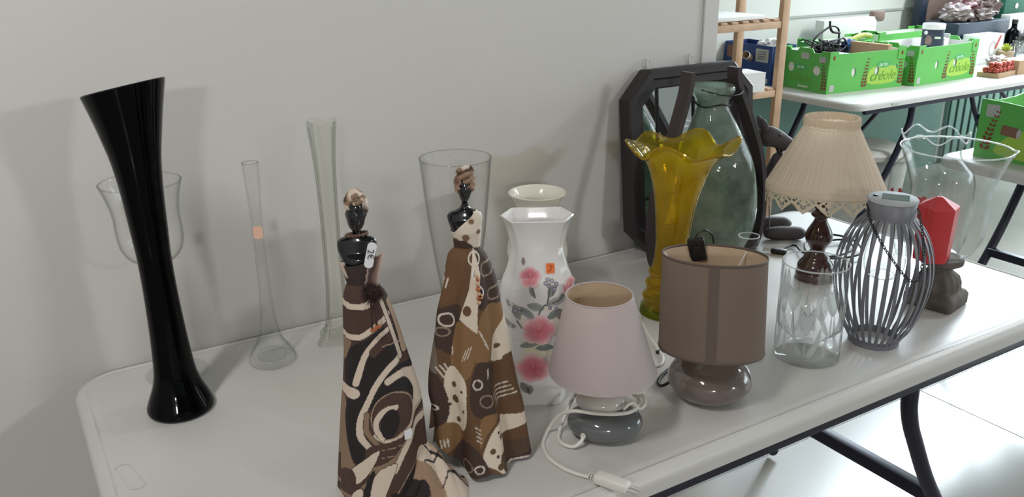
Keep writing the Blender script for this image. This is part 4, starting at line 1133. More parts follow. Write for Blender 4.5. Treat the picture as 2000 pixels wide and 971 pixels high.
R3 = Matrix.Rotation(-face_cam(lx, ly), 3, 'Z')
def lc(x, y, z): return tuple(R3 @ Vector((x-lx, y-ly, z)))
tube('power_cord', [lc(1.452, -.344, .008), lc(1.49, -.30, .007), lc(1.56, -.27, .007), lc(1.63, -.25, .008), lc(1.67, -.27, .010), lc(1.64, -.32, .010), lc(1.57, -.33, .008), lc(1.53, -.29, .007), lc(1.58, -.23, .008), lc(1.66, -.22, .012), lc(1.685, -.28, .012), lc(1.63, -.35, .010), lc(1.55, -.34, .009), lc(1.52, -.28, .010), lc(1.545, -.235, .008), lc(1.545, -.22, .006), lc(1.52, -.222, .006), lc(1.503, -.226, .006)], .0026, M['cable'], g, n=8)
pg = box('plug', lc(1.487, -.232, .0065), (.036, .018, .012), M['black_plastic'], g, bev=.004, seg=2); pg.rotation_euler = (0, 0, radians(-4))
for s in (-1, 1): tube('plug_pin', [(-.017, s*.006, 0), (-.028, s*.006, 0), (-.036, s*.006, 0)], .002, M['hook'], pg, sm=0)

# ------------------------------------------------------------------ slatted solar lantern
lx, ly = 1.279, -.649
g = thing('slat_lantern', 'grey metal slatted lantern with solar lid and chain handle', 'lantern', (lx, ly, TZ), face_cam(lx, ly))
rp = smooth_prof([(.0424, .004), (.0500, .018), (.0605, .036), (.0728, .0727), (.0805, .107), (.0830, .1465), (.0760, .185), (.0620, .217), (.046, .236), (.0395, .243)], 3)
def slat_mesh():
    V = []
    for i, (r, z) in enumerate(rp):
        r0, z0 = rp[max(i-1, 0)]; r1, z1 = rp[min(i+1, len(rp)-1)]
        t = Vector((r1-r0, z1-z0)).normalized(); nn = Vector((t.y, -t.x))
        wdt = .0029
        for d, s in ((0, -1), (0, 1), (-.0012, 1), (-.0012, -1)):
            V.append((r+nn.x*d, s*wdt, z+nn.y*d))
    return V, ring_grid(len(rp), 4)+[(3, 2, 1, 0), tuple(range(len(V)-4, len(V)))]
V, F = slat_mesh(); s0 = mesh_obj('slat', V, F, M['lantern'], g, auto=30)
NS = 30
for k in range(NS):
    if k == 0: o = s0
    else: o = s0.copy(); COL.objects.link(o)
    o.rotation_euler = (0, 0, 2*pi*k/NS)
lathe('base_ring', [(.0405, 0), (.0435, 0), (.0440, .001), (.0440, .012), (.0425, .013), (.0405, .012), (.0405, 0)], M['lantern'], g, n=64)
lathe('lid_collar', [(.0385, .238), (.0405, .239), (.0405, .268), (.0385, .270)], M['lantern'], g, n=64)
lathe('lid', [(.0005, .268), (.0400, .268), (.0418, .2695), (.0418, .2725), (.0400, .2742), (.0005, .2745)], M['lantern_top'], g, n=64)
box('solar_panel', (.004, 0, .2749), (.044, .034, .0016), M['solar'], g, bev=.0005, seg=1)
lathe('lid_button', [(.0005, .2765), (.003, .2765), (.0042, .2755), (.0042, .2742)], M['black_plastic'], g, n=16, loc=(-.029, 0, 0))
bulb = smooth_prof([(.016, .238), (.020, .225), (.028, .20), (.0335, .175), (.0345, .155), (.031, .138), (.022, .128), (.0005, .126)], 4)
lathe('glass_bulb', bulb, M['clear'], g, n=48)
lathe('bulb_disc', smooth_prof([(.0005, .1275), (.018, .1275), (.020, .131), (.018, .1345), (.0005, .135)], 3), M['clear2'], g, n=36)
ch_path = catmull([(-.0400, -.010, .262), (-.033, -.034, .243), (-.012, -.066, .216), (.012, -.079, .188), (.033, -.078, .163), (.050, -.071, .150), (.058, -.063, .160), (.059, -.055, .190), (.054, -.040, .222), (.046, -.018, .248), (.0405, -.008, .262)], 8)
Ls = [0]
for a, b in zip(ch_path, ch_path[1:]): Ls.append(Ls[-1]+(b-a).length)
def along(s):
    for i in range(len(Ls)-1):
        if s <= Ls[i+1]: return ch_path[i].lerp(ch_path[i+1], (s-Ls[i])/(Ls[i+1]-Ls[i]+1e-9)), (ch_path[i+1]-ch_path[i]).normalized()
    return ch_path[-1], (ch_path[-1]-ch_path[-2]).normalized()
ln_ = .0075; nl = int(Ls[-1]/(ln_*.74))
V0, F0 = tube_data([(.0038*cos(a), .0022*sin(a), 0) for a in [2*pi*k/12 for k in range(12)]], .00075, 5, True)
lk0 = None
for i in range(nl):
    p, t = along((i+.5)*Ls[-1]/nl)
    if lk0 is None: lk0 = o = mesh_obj('chain_link', V0, F0, M['black_plastic'], g)
    else: o = lk0.copy(); COL.objects.link(o)
    q = t.to_track_quat('X', 'Z'); e = q @ Matrix.Rotation(pi/2*(i % 2)+.4, 3, 'X').to_quaternion()
    o.location = p; o.rotation_euler = e.to_euler()

# ------------------------------------------------------------------ candle holder, candle, hurricane glass
hx_, hy_ = 1.533, -.602
g = thing('candle_holder', 'carved grey stone pedestal candle holder with square foot', 'candle holder', (hx_, hy_, TZ), radians(12))
V = []; n = 64
rows = [(.0005, 0, 0), (.046, 0, 1), (.048, .003, 1), (.048, .022, 1), (.044, .028, 1), (.038, .031, .9), (.0375, .036, .6), (.0385, .046, .45), (.034, .060, .4), (.0245, .070, .25), (.0215, .0748, .15), (.024, .080, .1), (.034, .084, .05), (.0405, .088, 0), (.0415, .094, 0), (.0395, .099, 0), (.030, .100, 0), (.0005, .100, 0)]
for r, z, s in rows:
    for k in range(n):
        a = 2*pi*k/n; m_ = max(abs(cos(a)), abs(sin(a)))
        kk = (1-s)+s*min(1/m_, 1.33)
        gad = 1+.05*sin(12*a)*(1 if .034 < z < .066 else 0)
        V.append((r*kk*gad*cos(a), r*kk*gad*sin(a), z))
mesh_obj('pedestal', V, ring_grid(len(rows), n), M['stone'], g, auto=40)
c = thing('pillar_candle', 'red faceted pillar candle on the stone pedestal', 'candle', (hx_, hy_, TZ+.1005), radians(20))
V = []; F = []
rows = [(.0005, 0), (.0335, 0), (.0345, .003), (.0385, .108), (.0380, .110), (.006, .1275), (.0005, .1285)]
for r, z in rows: V += [(r*cos(2*pi*k/6), r*sin(2*pi*k/6), z) for k in range(6)]
mesh_obj('wax_body', V, ring_grid(len(rows), 6), M['candle'], c, smooth=False, loc=(-.0325, .0135, 0))
tube('wick', [(-.0325, .0135, .127), (-.0325, .014, .131), (-.0315, .0145, .134)], .0009, M['wick'], c, n=5)
g = thing('hurricane_glass', 'clear flared hurricane glass around the red candle', 'glass', (hx_, hy_, TZ+.1005), face_cam(hx_, hy_))
pr = smooth_prof([(.0335, .0), (.045, .006), (.058, .020), (.0675, .048), (.0715, .085), (.0722, .115), (.0728, .138), (.0765, .156), (.0860, .185), (.0990, .2178)])
def spout(p, a, r, z):
    k = max(0, (z-.185)/.033); d = exp(-((a-0.02)/.10)**2)+exp(-((a-2*pi-.02)/.10)**2)
    return Vector((p.x+k*d*.006, p.y, z+k*d*.003+ .0*k))+Vector((-.02*(z/.2)*.3, 0, 0))
lathe('glass_body', pr+[(.0985, .2195), (.0970, .2185)]+[(r-.0020, z+.0005) for r, z in pr[::-1]], M['clear2'], g, n=96, deform=spout)
rim = [spout(Vector((.0985*cos(a), .0985*sin(a), .2185)), a, .0985, .2185) for a in [2*pi*k/96 for k in range(96)]]
V, F = tube_data(rim, .0016, 8, True); mesh_obj('rim_edge', V, F, M['rim_glint'], g)

# ------------------------------------------------------------------ ruffled clear jar with red flowers
jx, jy = 1.762, -.425
g = thing('ruffled_jar', 'clear glass jar with wavy rim and small red painted flowers', 'vase', (jx, jy, TZ), face_cam(jx, jy))
pr = smooth_prof([(.060, 0), (.066, .004), (.080, .05), (.0890, .11), (.0900, .150), (.0860, .195), (.072, .215), (.0600, .232), (.0560, .250), (.0620, .268), (.070, .282)])
def ruf2(p, a, r, z):
    k = max(0, (z-.240)/.045)
    return p+Vector((0, 0, k*.009*sin(6*a+.8)))+Vector((-.020*z/.29, 0, 0))
lathe('glass_body', shell(pr, .0022, .01), M['clear'], g, n=96, deform=ruf2)
rim = [ruf2(Vector((.0695*cos(a), .0695*sin(a), .283)), a, .0695, .283) for a in [2*pi*k/96 for k in range(96)]]
V, F = tube_data(rim, .0018, 8, True); mesh_obj('rim_edge', V, F, M['rim_glint'], g)
for u, z, r in ((-1.05, .155, .011), (-.75, .165, .007), (-.15, .150, .015), (.15, .160, .009), (-.30, .130, .007)):
    V = []; a0 = -pi/2+u
    for k in range(20):
        t = 2*pi*k/20; rr = r*(.65+.35*abs(cos(2.5*t)))
        a = a0+rr*cos(t)/.09; V.append((.0905*cos(a)-.01, .0905*sin(a), z+rr*sin(t)))
    V.append((.0912*cos(a0)-.01, .0912*sin(a0), z))
    mesh_obj('painted_flower', V, [(k, (k+1) % 20, 20) for k in range(20)], M['red_flower'], g)

# ------------------------------------------------------------------ carved animal figure
ax_, ay_ = 1.615, -.085
g = thing('animal_puppet', 'grey wooden jointed animal figure with long snout behind the cream lamp', 'figurine', (ax_, ay_, TZ), radians(-31))
def W(x, y, z): return (x, y, z)
def axis_loft(name, pts, m, parent, n=20):
    V = []; P = [Vector(p[:3]) for p in pts]
    for i, p in enumerate(P):
        t = (P[min(i+1, len(P)-1)]-P[max(i-1, 0)]).normalized(); u = t.cross(Vector((0, 1, 0))).normalized(); v_ = Vector((0, 1, 0))
        for k in range(n):
            a = 2*pi*k/n; V.append(p+u*pts[i][3]*cos(a)+v_*pts[i][4]*sin(a))
    return mesh_obj(name, V, ring_grid(len(P), n)+[tuple(range(n-1, -1, -1)), tuple(range((len(P)-1)*n, len(P)*n))], m, parent, auto=60)
hd = axis_loft('head', smooth_rows([(-.050, 0, .238, .003, .003), (-.046, 0, .237, .017, .014), (-.030, 0, .238, .026, .020), (-.010, 0, .234, .024, .019), (.014, 0, .222, .020, .016), (.034, 0, .206, .021, .017), (.046, 0, .196, .017, .014), (.051, 0, .192, .004, .004)], 4), M['animal'], g)
for s in (-1, 1):
    axis_loft('ear', smooth_rows([(-.036, s*.012, .252, .007, .005), (-.040, s*.016, .266, .009, .004), (-.046, s*.018, .280, .006, .003), (-.049, s*.019, .287, .001, .001)], 3), M['animal'], g, 12)
    beads('eye', [(.0, s*.0175, .243)], .0035, M['black_plastic'], g)
    axis_loft('foot', smooth_rows([(-.052, s*.028, .0165, .004, .006), (-.045, s*.028, .0165, .012, .014), (-.02, s*.028, .0165, .0163, .019), (.015, s*.028, .0165, .0163, .019), (.04, s*.028, .016, .014, .017), (.052, s*.028, .0145, .004, .006)], 4) , M['animal'], g, 16).location = (.004-.006*s, s*.012-.052, 0)
    tube('leg_string', [(-.012, s*.008, .088), (-.020, s*.030-.02, .06), (-.030, s*.040-.052, .028)], .0016, M['cable'], g, n=6)
axis_loft('torso', smooth_rows([(.006, 0, .196, .006, .006), (.004, 0, .185, .0135, .012), (-.006, 0, .150, .018, .016), (-.016, 0, .115, .023, .021), (-.022, 0, .092, .023, .021), (-.023, 0, .086, .012, .012)], 4), M['animal'], g)
tube('neck_string', [(.006, 0, .194), (.0, 0, .205), (-.004, 0, .215)], .003, M['cable'], g, n=6)
tube('tag_loop', [(.004, -.006, .194), (.014, -.016, .206), (.020, -.018, .196), (.010, -.015, .182)], .0008, M['cable'], g, n=5)
o = plate('price_tag', rrect(-.007, .007, -.010, .010, .003, 0, 3), [], .0006, M['sticker'], g, loc=(.016, -.020, .196), rot=(radians(85), radians(-10), 0))
text('handwriting', '2€', .010, M['ink'], o, loc=(0, 0, .0006), th=.0001)

# ------------------------------------------------------------------ background: second and third table
folding_table((3.20, 1.64, TZ), 2.44, .745, 'far white folding table along the back wall carrying green fruit boxes')
T2 = bpy.data.objects['folding_table.001']
bm = bmesh.new(); bm_box(bm, (0, 0, 0), (.05, .003, .011), .001); from_bm('maker_plate', bm, M['print_grey'], T2, loc=(.27, -.7465, -.022))
folding_table((2.655, .16, TZ), 1.83, .76, 'white folding table at the right edge carrying one green box')

# green fruit boxes
def branch(parent, loc, rot, h, flip, name='printed_branch'):
    bm = bmesh.new(); n = 9
    for i in range(n):
        t = i/(n-1); bx_ = flip*(.12*h)*sin(pi*.5*(1-t))*-1; bz = -h/2+h*t; s = (.30-.17*t)*h
        for sd in (-1, 1):
            d = Vector((sd*.8, .6)).normalized()*s*.62; p = Vector((bx_, bz)); nn = Vector((-d.y, d.x))*.28
            vs = [bm.verts.new((*p, 0)), bm.verts.new((*(p+d*.5+nn), 0)), bm.verts.new((*(p+d), 0)), bm.verts.new((*(p+d*.5-nn), 0))]
            bm.faces.new(vs)
    o = from_bm(name, bm, M['print_red'], parent); o.location = loc; o.rotation_euler = rot; return o
def fruit_box(label, loc, rz, Lx, Ly, H, group='green fruit boxes', printed=True):
    """open cardboard tray: long side faces local -Y, short side faces local -X"""
    b = thing('fruit_box', label, 'box', loc, rz, group)
    T = .005
    def side(w, holes, notch):
        out = [(-w/2, 0), (w/2, 0), (w/2, H), (w/2-.045, H), (w/2-.055, H-.012)]
        if notch: out += [(.055, H-.012), (.04, H+.006), (-.04, H+.006), (-.055, H-.012)]
        out += [(-w/2+.055, H-.012), (-w/2+.045, H), (-w/2, H)]
        return out
    FRh = [ell(-Lx*.17, H*.47, .014, .022, 16), ell(Lx*.14, H*.47, .016, .023, 16), ell(Lx*.39, H*.47, .010, .022, 14)]
    SH = [ell(-Ly*.30, H*.52, .022, .023, 16), ell(Ly*.26, H*.52, .026, .023, 18), rrect(-.045, .035, .012, .022, .004, 0, 3)]
    fr = plate('side_panel', side(Lx, 0, False), FRh, T, M['card_green'], b, (0, -Ly/2, 0), (radians(90), 0, 0))
    bk = plate('side_panel', side(Lx, 0, False), FRh, T, M['card_green'], b, (0, Ly/2, 0), (radians(90), 0, 0))
    lf = plate('end_panel', side(Ly, 0, True), SH, T, M['card_green'], b, (-Lx/2, 0, 0), (radians(90), 0, radians(-90)))
    rt = plate('end_panel', side(Ly, 0, True), SH, T, M['card_green'], b, (Lx/2, 0, 0), (radians(90), 0, radians(90)))
    box('bottom_panel', (0, 0, .004), (Lx-.01, Ly-.01, .006), M['card_inside'], b)
    for y in (-1, 1): box('inner_lining', (0, y*(Ly/2-.0045), H*.48), (Lx-.012, .003, H*.90), M['card_inside'], b)
    for x in (-1, 1): box('inner_lining', (x*(Lx/2-.0045), 0, H*.48), (.003, Ly-.012, H*.90), M['card_inside'], b)
    for sx in (-1, 1):
        for sy in (-1, 1): box('corner_flap', (sx*(Lx/2-.026), sy*(Ly/2+.0036), H-.028), (.052, .0032, .058), M['card_green'], b)
    if printed:
        e = T/2+.0008
        for x in (-Lx/2+.026, Lx/2-.026):
            o = plate('printed_diamond', [(-.008, 0), (0, -.013), (.008, 0), (0, .013)], [], .0006, M['print_red'], b, (x, -Ly/2-.0056, H-.028), (radians(90), 0, 0))
        plate('printed_panel', sm2([(.02, .03), (.10, .022), (.19, .03), (.205, .06), (.19, .10), (.10, .112), (.03, .10), (.01, .06)], 3, True), [FRh[1]], .0005, M['print_yellow'], fr, (-.005, .0, e))
        plate('printed_oval', ell(.105, H*.60, .045, .015, 24), [], .0006, M['print_oval'], fr, (0, 0, e+.0004))
        text('lettering', 'jardin', .026, M['print_white'], fr, (.105, H*.60, e+.0010))
        text('lettering', 'créole', .066, M['print_dkgreen'], fr, (.105, H*.32, e+.0008), shear=.35)
        text('lettering', 'créole', .064, M['print_olive'], fr, (.1065, H*.325, e+.0014), shear=.35)
        text('lettering', 'produit de Martinique', .009, M['print_white'], fr, (.105, H*.14, e+.0010)) if False else None
        branch(fr, (.004, H*.42, e+.001), (0, 0, 0), H*.66, 1); branch(fr, (.210, H*.42, e+.001), (0, 0, 0), H*.66, -1)
        o = plate('printed_patch', rrect(-.014, .014, -.016, .016, .001, 0, 2), [], .0005, M['print_grey'], fr, (-Lx/2+.03, .024, e)) 
        plate('printed_panel', sm2([(-.10, .03), (-.02, .022), (.07, .03), (.085, .06), (.07, .105), (-.02, .115), (-.09, .10)], 3, True), [], .0005, M['print_olive'], lf, (0, 0, e)) if False else None
        plate('printed_oval', ell(-.02, H*.56, .038, .014, 24), [], .0006, M['print_oval'], lf, (0, 0, e+.0004))
        text('lettering', 'jardin', .022, M['print_white'], lf, (-.02, H*.56, e+.001))
        text('lettering', 'créole', .055, M['print_olive'], lf, (-.02, H*.30, e+.0008), shear=.35)
        branch(lf, (.12, H*.40, e+.001), (0, 0, 0), H*.62, -1); branch(lf, (-.13, H*.40, e+.001), (0, 0, 0), H*.62, 1)
        plate('paper_label', rrect(-.026, .026, -.014, .014, .001, 0, 2), [], .0006, M['print_grey'], lf, (0, H*.84, e+.0005))
        plate('paper_label', rrect(-.020, .020, -.014, .014, .001, 0, 2), [], .0006, M['print_grey'], lf, (Ly*.38, H*.80, e+.0005))
    return b
FB1 = fruit_box('green open fruit box nearest the pine shelf on the far table', (3.565, 1.275, TZ), radians(-6), .485, .30, .192)
FB2 = fruit_box('green open fruit box beside the dark tub on the far table', (4.078, 1.215, TZ), radians(1), .50, .30, .192)
FB3 = fruit_box('green open fruit box at the back, behind the box nearest the shelf', (3.83, 1.545, TZ), radians(0), .42, .13, .192, printed=False)
FB4 = fruit_box('green open fruit box at the back, behind the box with the tub', (4.36, 1.562, TZ), radians(0), .46, .11, .200, printed=False)
# green box on the right table: long printed side faces the vases (-X)
b = thing('fruit_box', 'green open fruit box on the right table with can picture', 'box', (2.94, -.17, TZ), radians(-86), 'green fruit boxes')
H = .19; Lx, Ly = .52, .34; T = .005
wv = [(-Lx/2, 0), (Lx/2, 0), (Lx/2, H), (.05, H-.014), (-.05, H-.014), (-Lx/2+.07, H), (-Lx/2, H+.003)]
fr = plate('side_panel', wv, [], T, M['card_green'], b, (0, -Ly/2, 0), (radians(90), 0, 0))
plate('side_panel', wv, [], T, M['card_green'], b, (0, Ly/2, 0), (radians(90), 0, 0))
for s in (-1, 1):
    plate('end_panel', [(-Ly/2, 0), (Ly/2, 0), (Ly/2, H), (.05, H-.014), (-.05, H-.014), (-Ly/2, H)], [], T, M['card_green'], b, (s*Lx/2, 0, 0), (radians(90), 0, radians(90)))
box('bottom_panel', (0, 0, .004), (Lx-.01, Ly-.01, .006), M['card_inside'], b)
for y in (-1, 1): box('inner_lining', (0, y*(Ly/2-.0045), H*.47), (Lx-.012, .003, H*.88), M['card_inside'], b)
e = T/2+.0008
plate('paper_label', rrect(-.021, .021, -.020, .020, .001, 0, 2), [], .0006, M['print_grey'], fr, (-Lx/2+.040, H*.83, e))
plate('paper_label', rrect(-.03, .03, -.018, .018, .001, 0, 2), [], .0006, M['print_grey'], fr, (-Lx/2+.185, H*.72, e))
plate('printed_panel', sm2([(-.20, .03), (-.10, .012), (.10, .012), (.22, .05), (.2, .11), (.05, .13), (-.12, .105)], 3, True), [], .0005, M['print_yellow'], fr, (0, 0, e))
branch(fr, (-Lx/2+.052, H*.48, e+.001), (0, 0, radians(-6)), H*.66, 1)
can = plate('printed_can', rrect(-.030, .030, -.016, .016, .006, 0, 4), [], .0006, M['print_brown'], fr, (-Lx/2+.105, H*.52, e+.0006), (0, 0, radians(-6)))
plate('printed_can_top', ell(.027, 0, .007, .016, 14), [], .0006, M['print_grey'], can, (0, 0, .0008))
plate('printed_oval', ell(0, 0, .060, .022, 24), [], .0006, M['print_oval'], fr, (-Lx/2+.215, H*.50, e+.0006))
text('lettering', 'jardin', .034, M['print_white'], fr, (-Lx/2+.215, H*.50, e+.0014))
text('lettering', 'créole', .080, M['print_dkgreen'], fr, (-Lx/2+.255, H*.22, e+.0008), shear=.35)
text('lettering', 'créole', .078, M['print_olive'], fr, (-Lx/2+.2565, H*.225, e+.0014), shear=.35)
o = tag(box('cardboard_tray', (2.738, -.33, TZ+.022), (.05, .22, .044), M['card_brown'], bev=.003), 'low brown cardboard tray in front of the right green box', 'tray')

# blue box
b = thing('blue_box', 'blue cardboard box with paper labels behind the pine shelf', 'box', (3.44, 1.60, TZ), 0)
b.location = (3.42, 1.625, TZ)
H = .19; Ly = .17*1.9; Lx = .16
# stands at the left back corner of the far table, its long side towards -X
holes = [rrect(-.015, .030, .105, .135, .012, 0, 4)]
lf = plate('long_panel', [(-Ly/2, 0), (Ly/2, 0), (Ly/2, H), (-Ly/2, H)], holes, .005, M['card_blue'], b, (-.14, 0, 0), (radians(90), 0, radians(-90)))
plate('long_panel', [(-Ly/2, 0), (Ly/2, 0), (Ly/2, H), (-Ly/2, H)], [], .005, M['card_blue'], b, (.02, 0, 0), (radians(90), 0, radians(-90)))
for s in (-1, 1): plate('end_panel', [(-.075, 0), (.075, 0), (.075, H), (-.075, H)], [], .005, M['card_blue'], b, (-.06, s*Ly/2, 0), (radians(90), 0, 0))
box('bottom_panel', (-.06, 0, .004), (.15, Ly-.01, .006), M['card_inside'], b)
plate('paper_label', rrect(-.042, .042, -.032, .032, .001, 0, 2), [], .0006, M['print_grey'], lf, (.095, H*.74, .0034))
for k in range(4): box('label_print', (.095, H*.74+.018-.011*k, .0040), (.055 if k else .05, .003, .0004), M['ink'], lf)
plate('paper_label', rrect(-.028, .028, -.03, .03, .001, 0, 2), [], .0006, M['print_brown'], lf, (-.115, H*.76, .0034))
plate('paper_label', rrect(-.018, .018, -.012, .012, .001, 0, 2), [], .0006, M['print_grey'], lf, (.125, .02, .0034))
o = tag(lumpy('crumpled_paper', (3.36, 1.56, TZ+.15), (.10, .13, .07), M['paper_white'], seed=4, amp=.5), 'crumpled white paper sticking out of the blue box', 'paper')
o = thing('mug', 'white and brown mug poking out through the blue box', 'mug', (3.268, 1.60, TZ+.125)); o.rotation_euler = (0, radians(70), radians(200))
lathe('mug_body', shell([(.014, 0), (.017, .002), (.018, .035), (.019, .055)], .002, .004), M['pot'], o, n=32)
lathe('mug_rim', [(.0185, .040), (.0195, .042), (.0198, .056), (.0185, .057)], M['porcelain'], o, n=32)

# pine shelf
sx0, sx1, sy0, sy1 = 2.30, 3.015, 1.18, 1.44
g = thing('pine_shelf', 'light pine slatted shelf unit left of the far table', 'shelf', (sx1, sy0, 0))
for x in (0, sx0-sx1):
    for y in (0, sy1-sy0): box('post', (x, y, .78), (.042, .026, 1.56), M['light_wood'], g, bev=.002)
for z in (.785, 1.085, .42):
    for y in (.0, sy1-sy0): box('shelf_rail', ((sx0-sx1)/2, y, z-.012), (sx1-sx0-.045, .020, .030), M['light_wood'], g, bev=.002)
    for k in range(11): box('slat', (-.05-.062*k, (sy1-sy0)/2, z+.0085), (.036, sy1-sy0+.012, .010), M['light_wood'], g, bev=.001)
tag(box('paper_stack', (2.66, 1.31, 1.109), (.50, .24, .018), M['paper_white'], bev=.003), 'flat white paper stack on the upper pine shelf', 'paper')
o = thing('carton', 'small white carton on the lower pine shelf by the mirror', 'box', (2.83, 1.20, .7985), radians(-6))
box('carton_body', (0, 0, .040), (.11, .13, .08), M['paper_white'], o)
box('carton_flap', (0, -.0, .081), (.112, .132, .002), M['card_inside'], o)
box('printed_label', (-.0555, .0, .04), (.001, .03, .02), M['print_grey'], o)

# things on and behind the far table
tag(box('flat_carton', (4.19, 1.235, TZ+.068), (.24, .18, .12), M['paper_white'], bev=.002), 'white flat carton inside the fruit box, under the dark tub', 'box')
o = thing('plastic_tub', 'dark plastic tub with white lid and animal picture', 'tub', (4.192, 1.235, TZ+.128), face_cam(4.192, 1.235))
lathe('tub_body', [(.0005, 0), (.049, 0), (.051, .004), (.053, .112), (.0005, .112)], M['navy'], o, n=40)
lathe('lid', [(.0545, .110), (.0555, .112), (.0555, .134), (.053, .138), (.0005, .139)], M['porcelain'], o, n=40)
lumpy('printed_picture', (-.012, -.0475, .035), (.042, .012, .05), M['brown_panel'], o, seed=3, amp=.3, sub=3)
box('label_print', (.024, -.0490, .07), (.030, .004, .010), M['print_white'], o)
lathe('round_seal', [(.0005, .002), (.010, .002), (.010, 0)], M['sticker'], o, n=16, loc=(-.032, -.041, .094), rot=(radians(90), 0, radians(-30)))
tag(box('white_carton', (4.272, 1.235, TZ+.158), (.040, .06, .06), M['paper_white'], bev=.002), 'small white carton right of the dark tub', 'box')
tag(box('grey_carton', (4.300, 1.235, TZ+.168), (.012, .05, .08), M['print_grey'], bev=.002), 'thin grey carton beside the small white carton', 'box')
tag(box('polystyrene_box', (4.12, 1.69+.0, TZ+.135), (.44, .06, .27), M['paper_white'], bev=.006), 'long white polystyrene box standing against the back wall', 'box') 
tag(box('brown_pouch', (4.34, 1.69, TZ+.265), (.10, .04, .06), M['brown_panel'], bev=.012), 'small brown pouch above the white polystyrene box', 'pouch')
bpy.data.objects['polystyrene_box'].location = (4.10, 1.70, .87); 
# tangle of black cables
rnd = random.Random(11)
cb = thing('cable_tangle', 'tangle of black cables in the green box nearest the shelf', 'cables', (3.60, 1.39, TZ+.13))
for k in range(9):
    pts = [(rnd.uniform(-.13, .11), rnd.uniform(-.05, .05), rnd.uniform(.0, .085)) for _ in range(7)]
    tube('cable', pts, rnd.choice((.004, .005, .006)), M['cable'], cb, n=6)
tube('cable', [(-.14, 0, .03), (-.12, .0, .09), (-.06, 0, .125), (.0, 0, .145), (.05, 0, .125), (.06, 0, .06)], .005, M['cable'], cb, n=6)
tube('cable', [(-.02, 0, .17), (-.015, 0, .14), (.01, 0, .115), (.05, -.01, .11)], .006, M['cable'], cb, n=6)
tag(lumpy('blue_cloth', (3.72, 1.37, TZ+.14), (.07, .06, .07), M['blue'], seed=9, amp=.4), 'bright blue cloth beside the black cables', 'cloth')
o = tube('olive_handle', [(3.80, 1.45, .905), (3.85, 1.45, .93), (3.92, 1.45, .945), (3.98, 1.45, .938)], .014, M['olive'], n=10); tag(o, 'curved olive green handle between the boxes', 'handle')
tag(box('brown_folder', (3.71, 1.24, TZ+.12), (.03, .22, .16), M['card_brown'], bev=.002), 'brown card standing inside the box nearest the shelf', 'card')
tag(box('grey_tray', (3.52, 1.275, TZ+.14), (.16, .16, .03), M['print_grey'], bev=.004), 'grey tray inside the box nearest the shelf', 'tray')
# dark arched board behind
g = thing('arched_board', 'dark arched frame with brown panel against the back wall', 'frame', (4.95, 1.70, TZ), 0)
def arch(w, h, n=24): return [(-w, 0), (w, 0)]+[(w*cos(pi*k/n), h-w+w*sin(pi*k/n)) for k in range(n+1)]
plate('arched_frame', arch(.24, .52), [[(x, y+.03) for x, y in arch(.18, .43)]], .05, M['navy'], g, (0, .0, 0), (radians(90), 0, 0))
plate('brown_panel', [(x, y+.03) for x, y in arch(.182, .432)], [], .02, M['brown_panel'], g, (0, .012, 0), (radians(90), 0, 0))
# right-hand clutter
tag(box('black_crate', (4.95, 1.53, TZ+.11), (.50, .22, .22), M['navy'], bev=.008), 'dark navy crate under the plastic bags', 'crate')
for i, (c, d, m_, lb) in enumerate([((4.80, 1.51, TZ+.22), (.16, .14, .10), 'bag', 'pale crumpled plastic bag nearest the arched frame'), ((4.93, 1.545, TZ+.22), (.17, .15, .13), 'bag_red', 'dark red plastic packet in the bag pile'),
        ((5.08, 1.53, TZ+.22), (.20, .16, .17), 'bag_brown', 'mauve plastic bag at the right of the bag pile'), ((4.97, 1.47, TZ+.22), (.22, .08, .08), 'bag_brown', 'low mauve plastic bag at the front of the bag pile')]):
    tag(lumpy('plastic_bag', c, d, M[m_], seed=20+i, amp=.5), lb, 'bag', 'plastic bags on the dark crate')
tag(lumpy('plastic_bag', (5.16, 1.59, TZ+.22), (.09, .08, .22), M['bag_blue'], seed=51, amp=.35), 'tall pale blue plastic bag standing up behind the bag pile', 'bag')
tag(lumpy('clear_bag', (4.755, 1.19, TZ), (.15, .09, .07), M['bag'], seed=31, amp=.4), 'clear plastic bag lying before the succulent', 'bag')
tag(box('printed_carton', (4.86, 1.36, TZ+.08), (.24, .10, .16), M['paper_white'], bev=.003), 'white printed carton right of the green box with the tub', 'box')
plate('printed_circle', ell(0, 0, .035, .045, 20), [ell(0, 0, .025, .033, 16)], .001, M['print_grey'], bpy.data.objects['printed_carton'], (.02, -.0505, 0), (radians(90), 0, 0))
plate('printed_stripe', [(-.02, -.03), (.0, -.03), (.04, .04), (.02, .04)], [], .001, M['red_flower'], bpy.data.objects['printed_carton'], (.055, -.0507, .03), (radians(90), 0, 0))
g = thing('green_crate', 'dark green plastic crate high at the right back corner', 'crate', (5.46, 1.64, TZ+.19))
box('crate_body', (0, 0, .11), (.36, .26, .22), M['dark_green'], g, bev=.01)
box('crate_rim', (0, 0, .222), (.38, .28, .02), M['print_grey'], g, bev=.004)
lathe('crate_badge', [(.0005, .002), (.016, .002), (.016, 0)], M['sticker'], g, n=16, loc=(-.06, -.132, .09), rot=(radians(90), 0, 0))
tag(box('brown_carton', (5.46, 1.64, TZ+.095), (.34, .24, .19), M['card_brown'], bev=.003), 'brown carton under the dark green crate', 'box')
g = thing('dark_bottle', 'dark glass bottle in front of the bag pile', 'bottle', (5.17, 1.37, TZ))
lathe('bottle_body', smooth_prof([(.0005, 0), (.036, 0), (.038, .004), (.038, .13), (.030, .16), (.016, .175), (.014, .20)], 4), M['black_glass'], g, n=32)
lathe('bottle_cap', [(.015, .198), (.016, .20), (.016, .222), (.0005, .223)], M['black_plastic'], g, n=20)
g = thing('white_rack', 'white plate rack of upright bars at the right edge', 'rack', (5.34, 1.46, TZ))
box('rack_base', (0, 0, .115), (.26, .08, .018), M['black_plastic'], g, bev=.003)
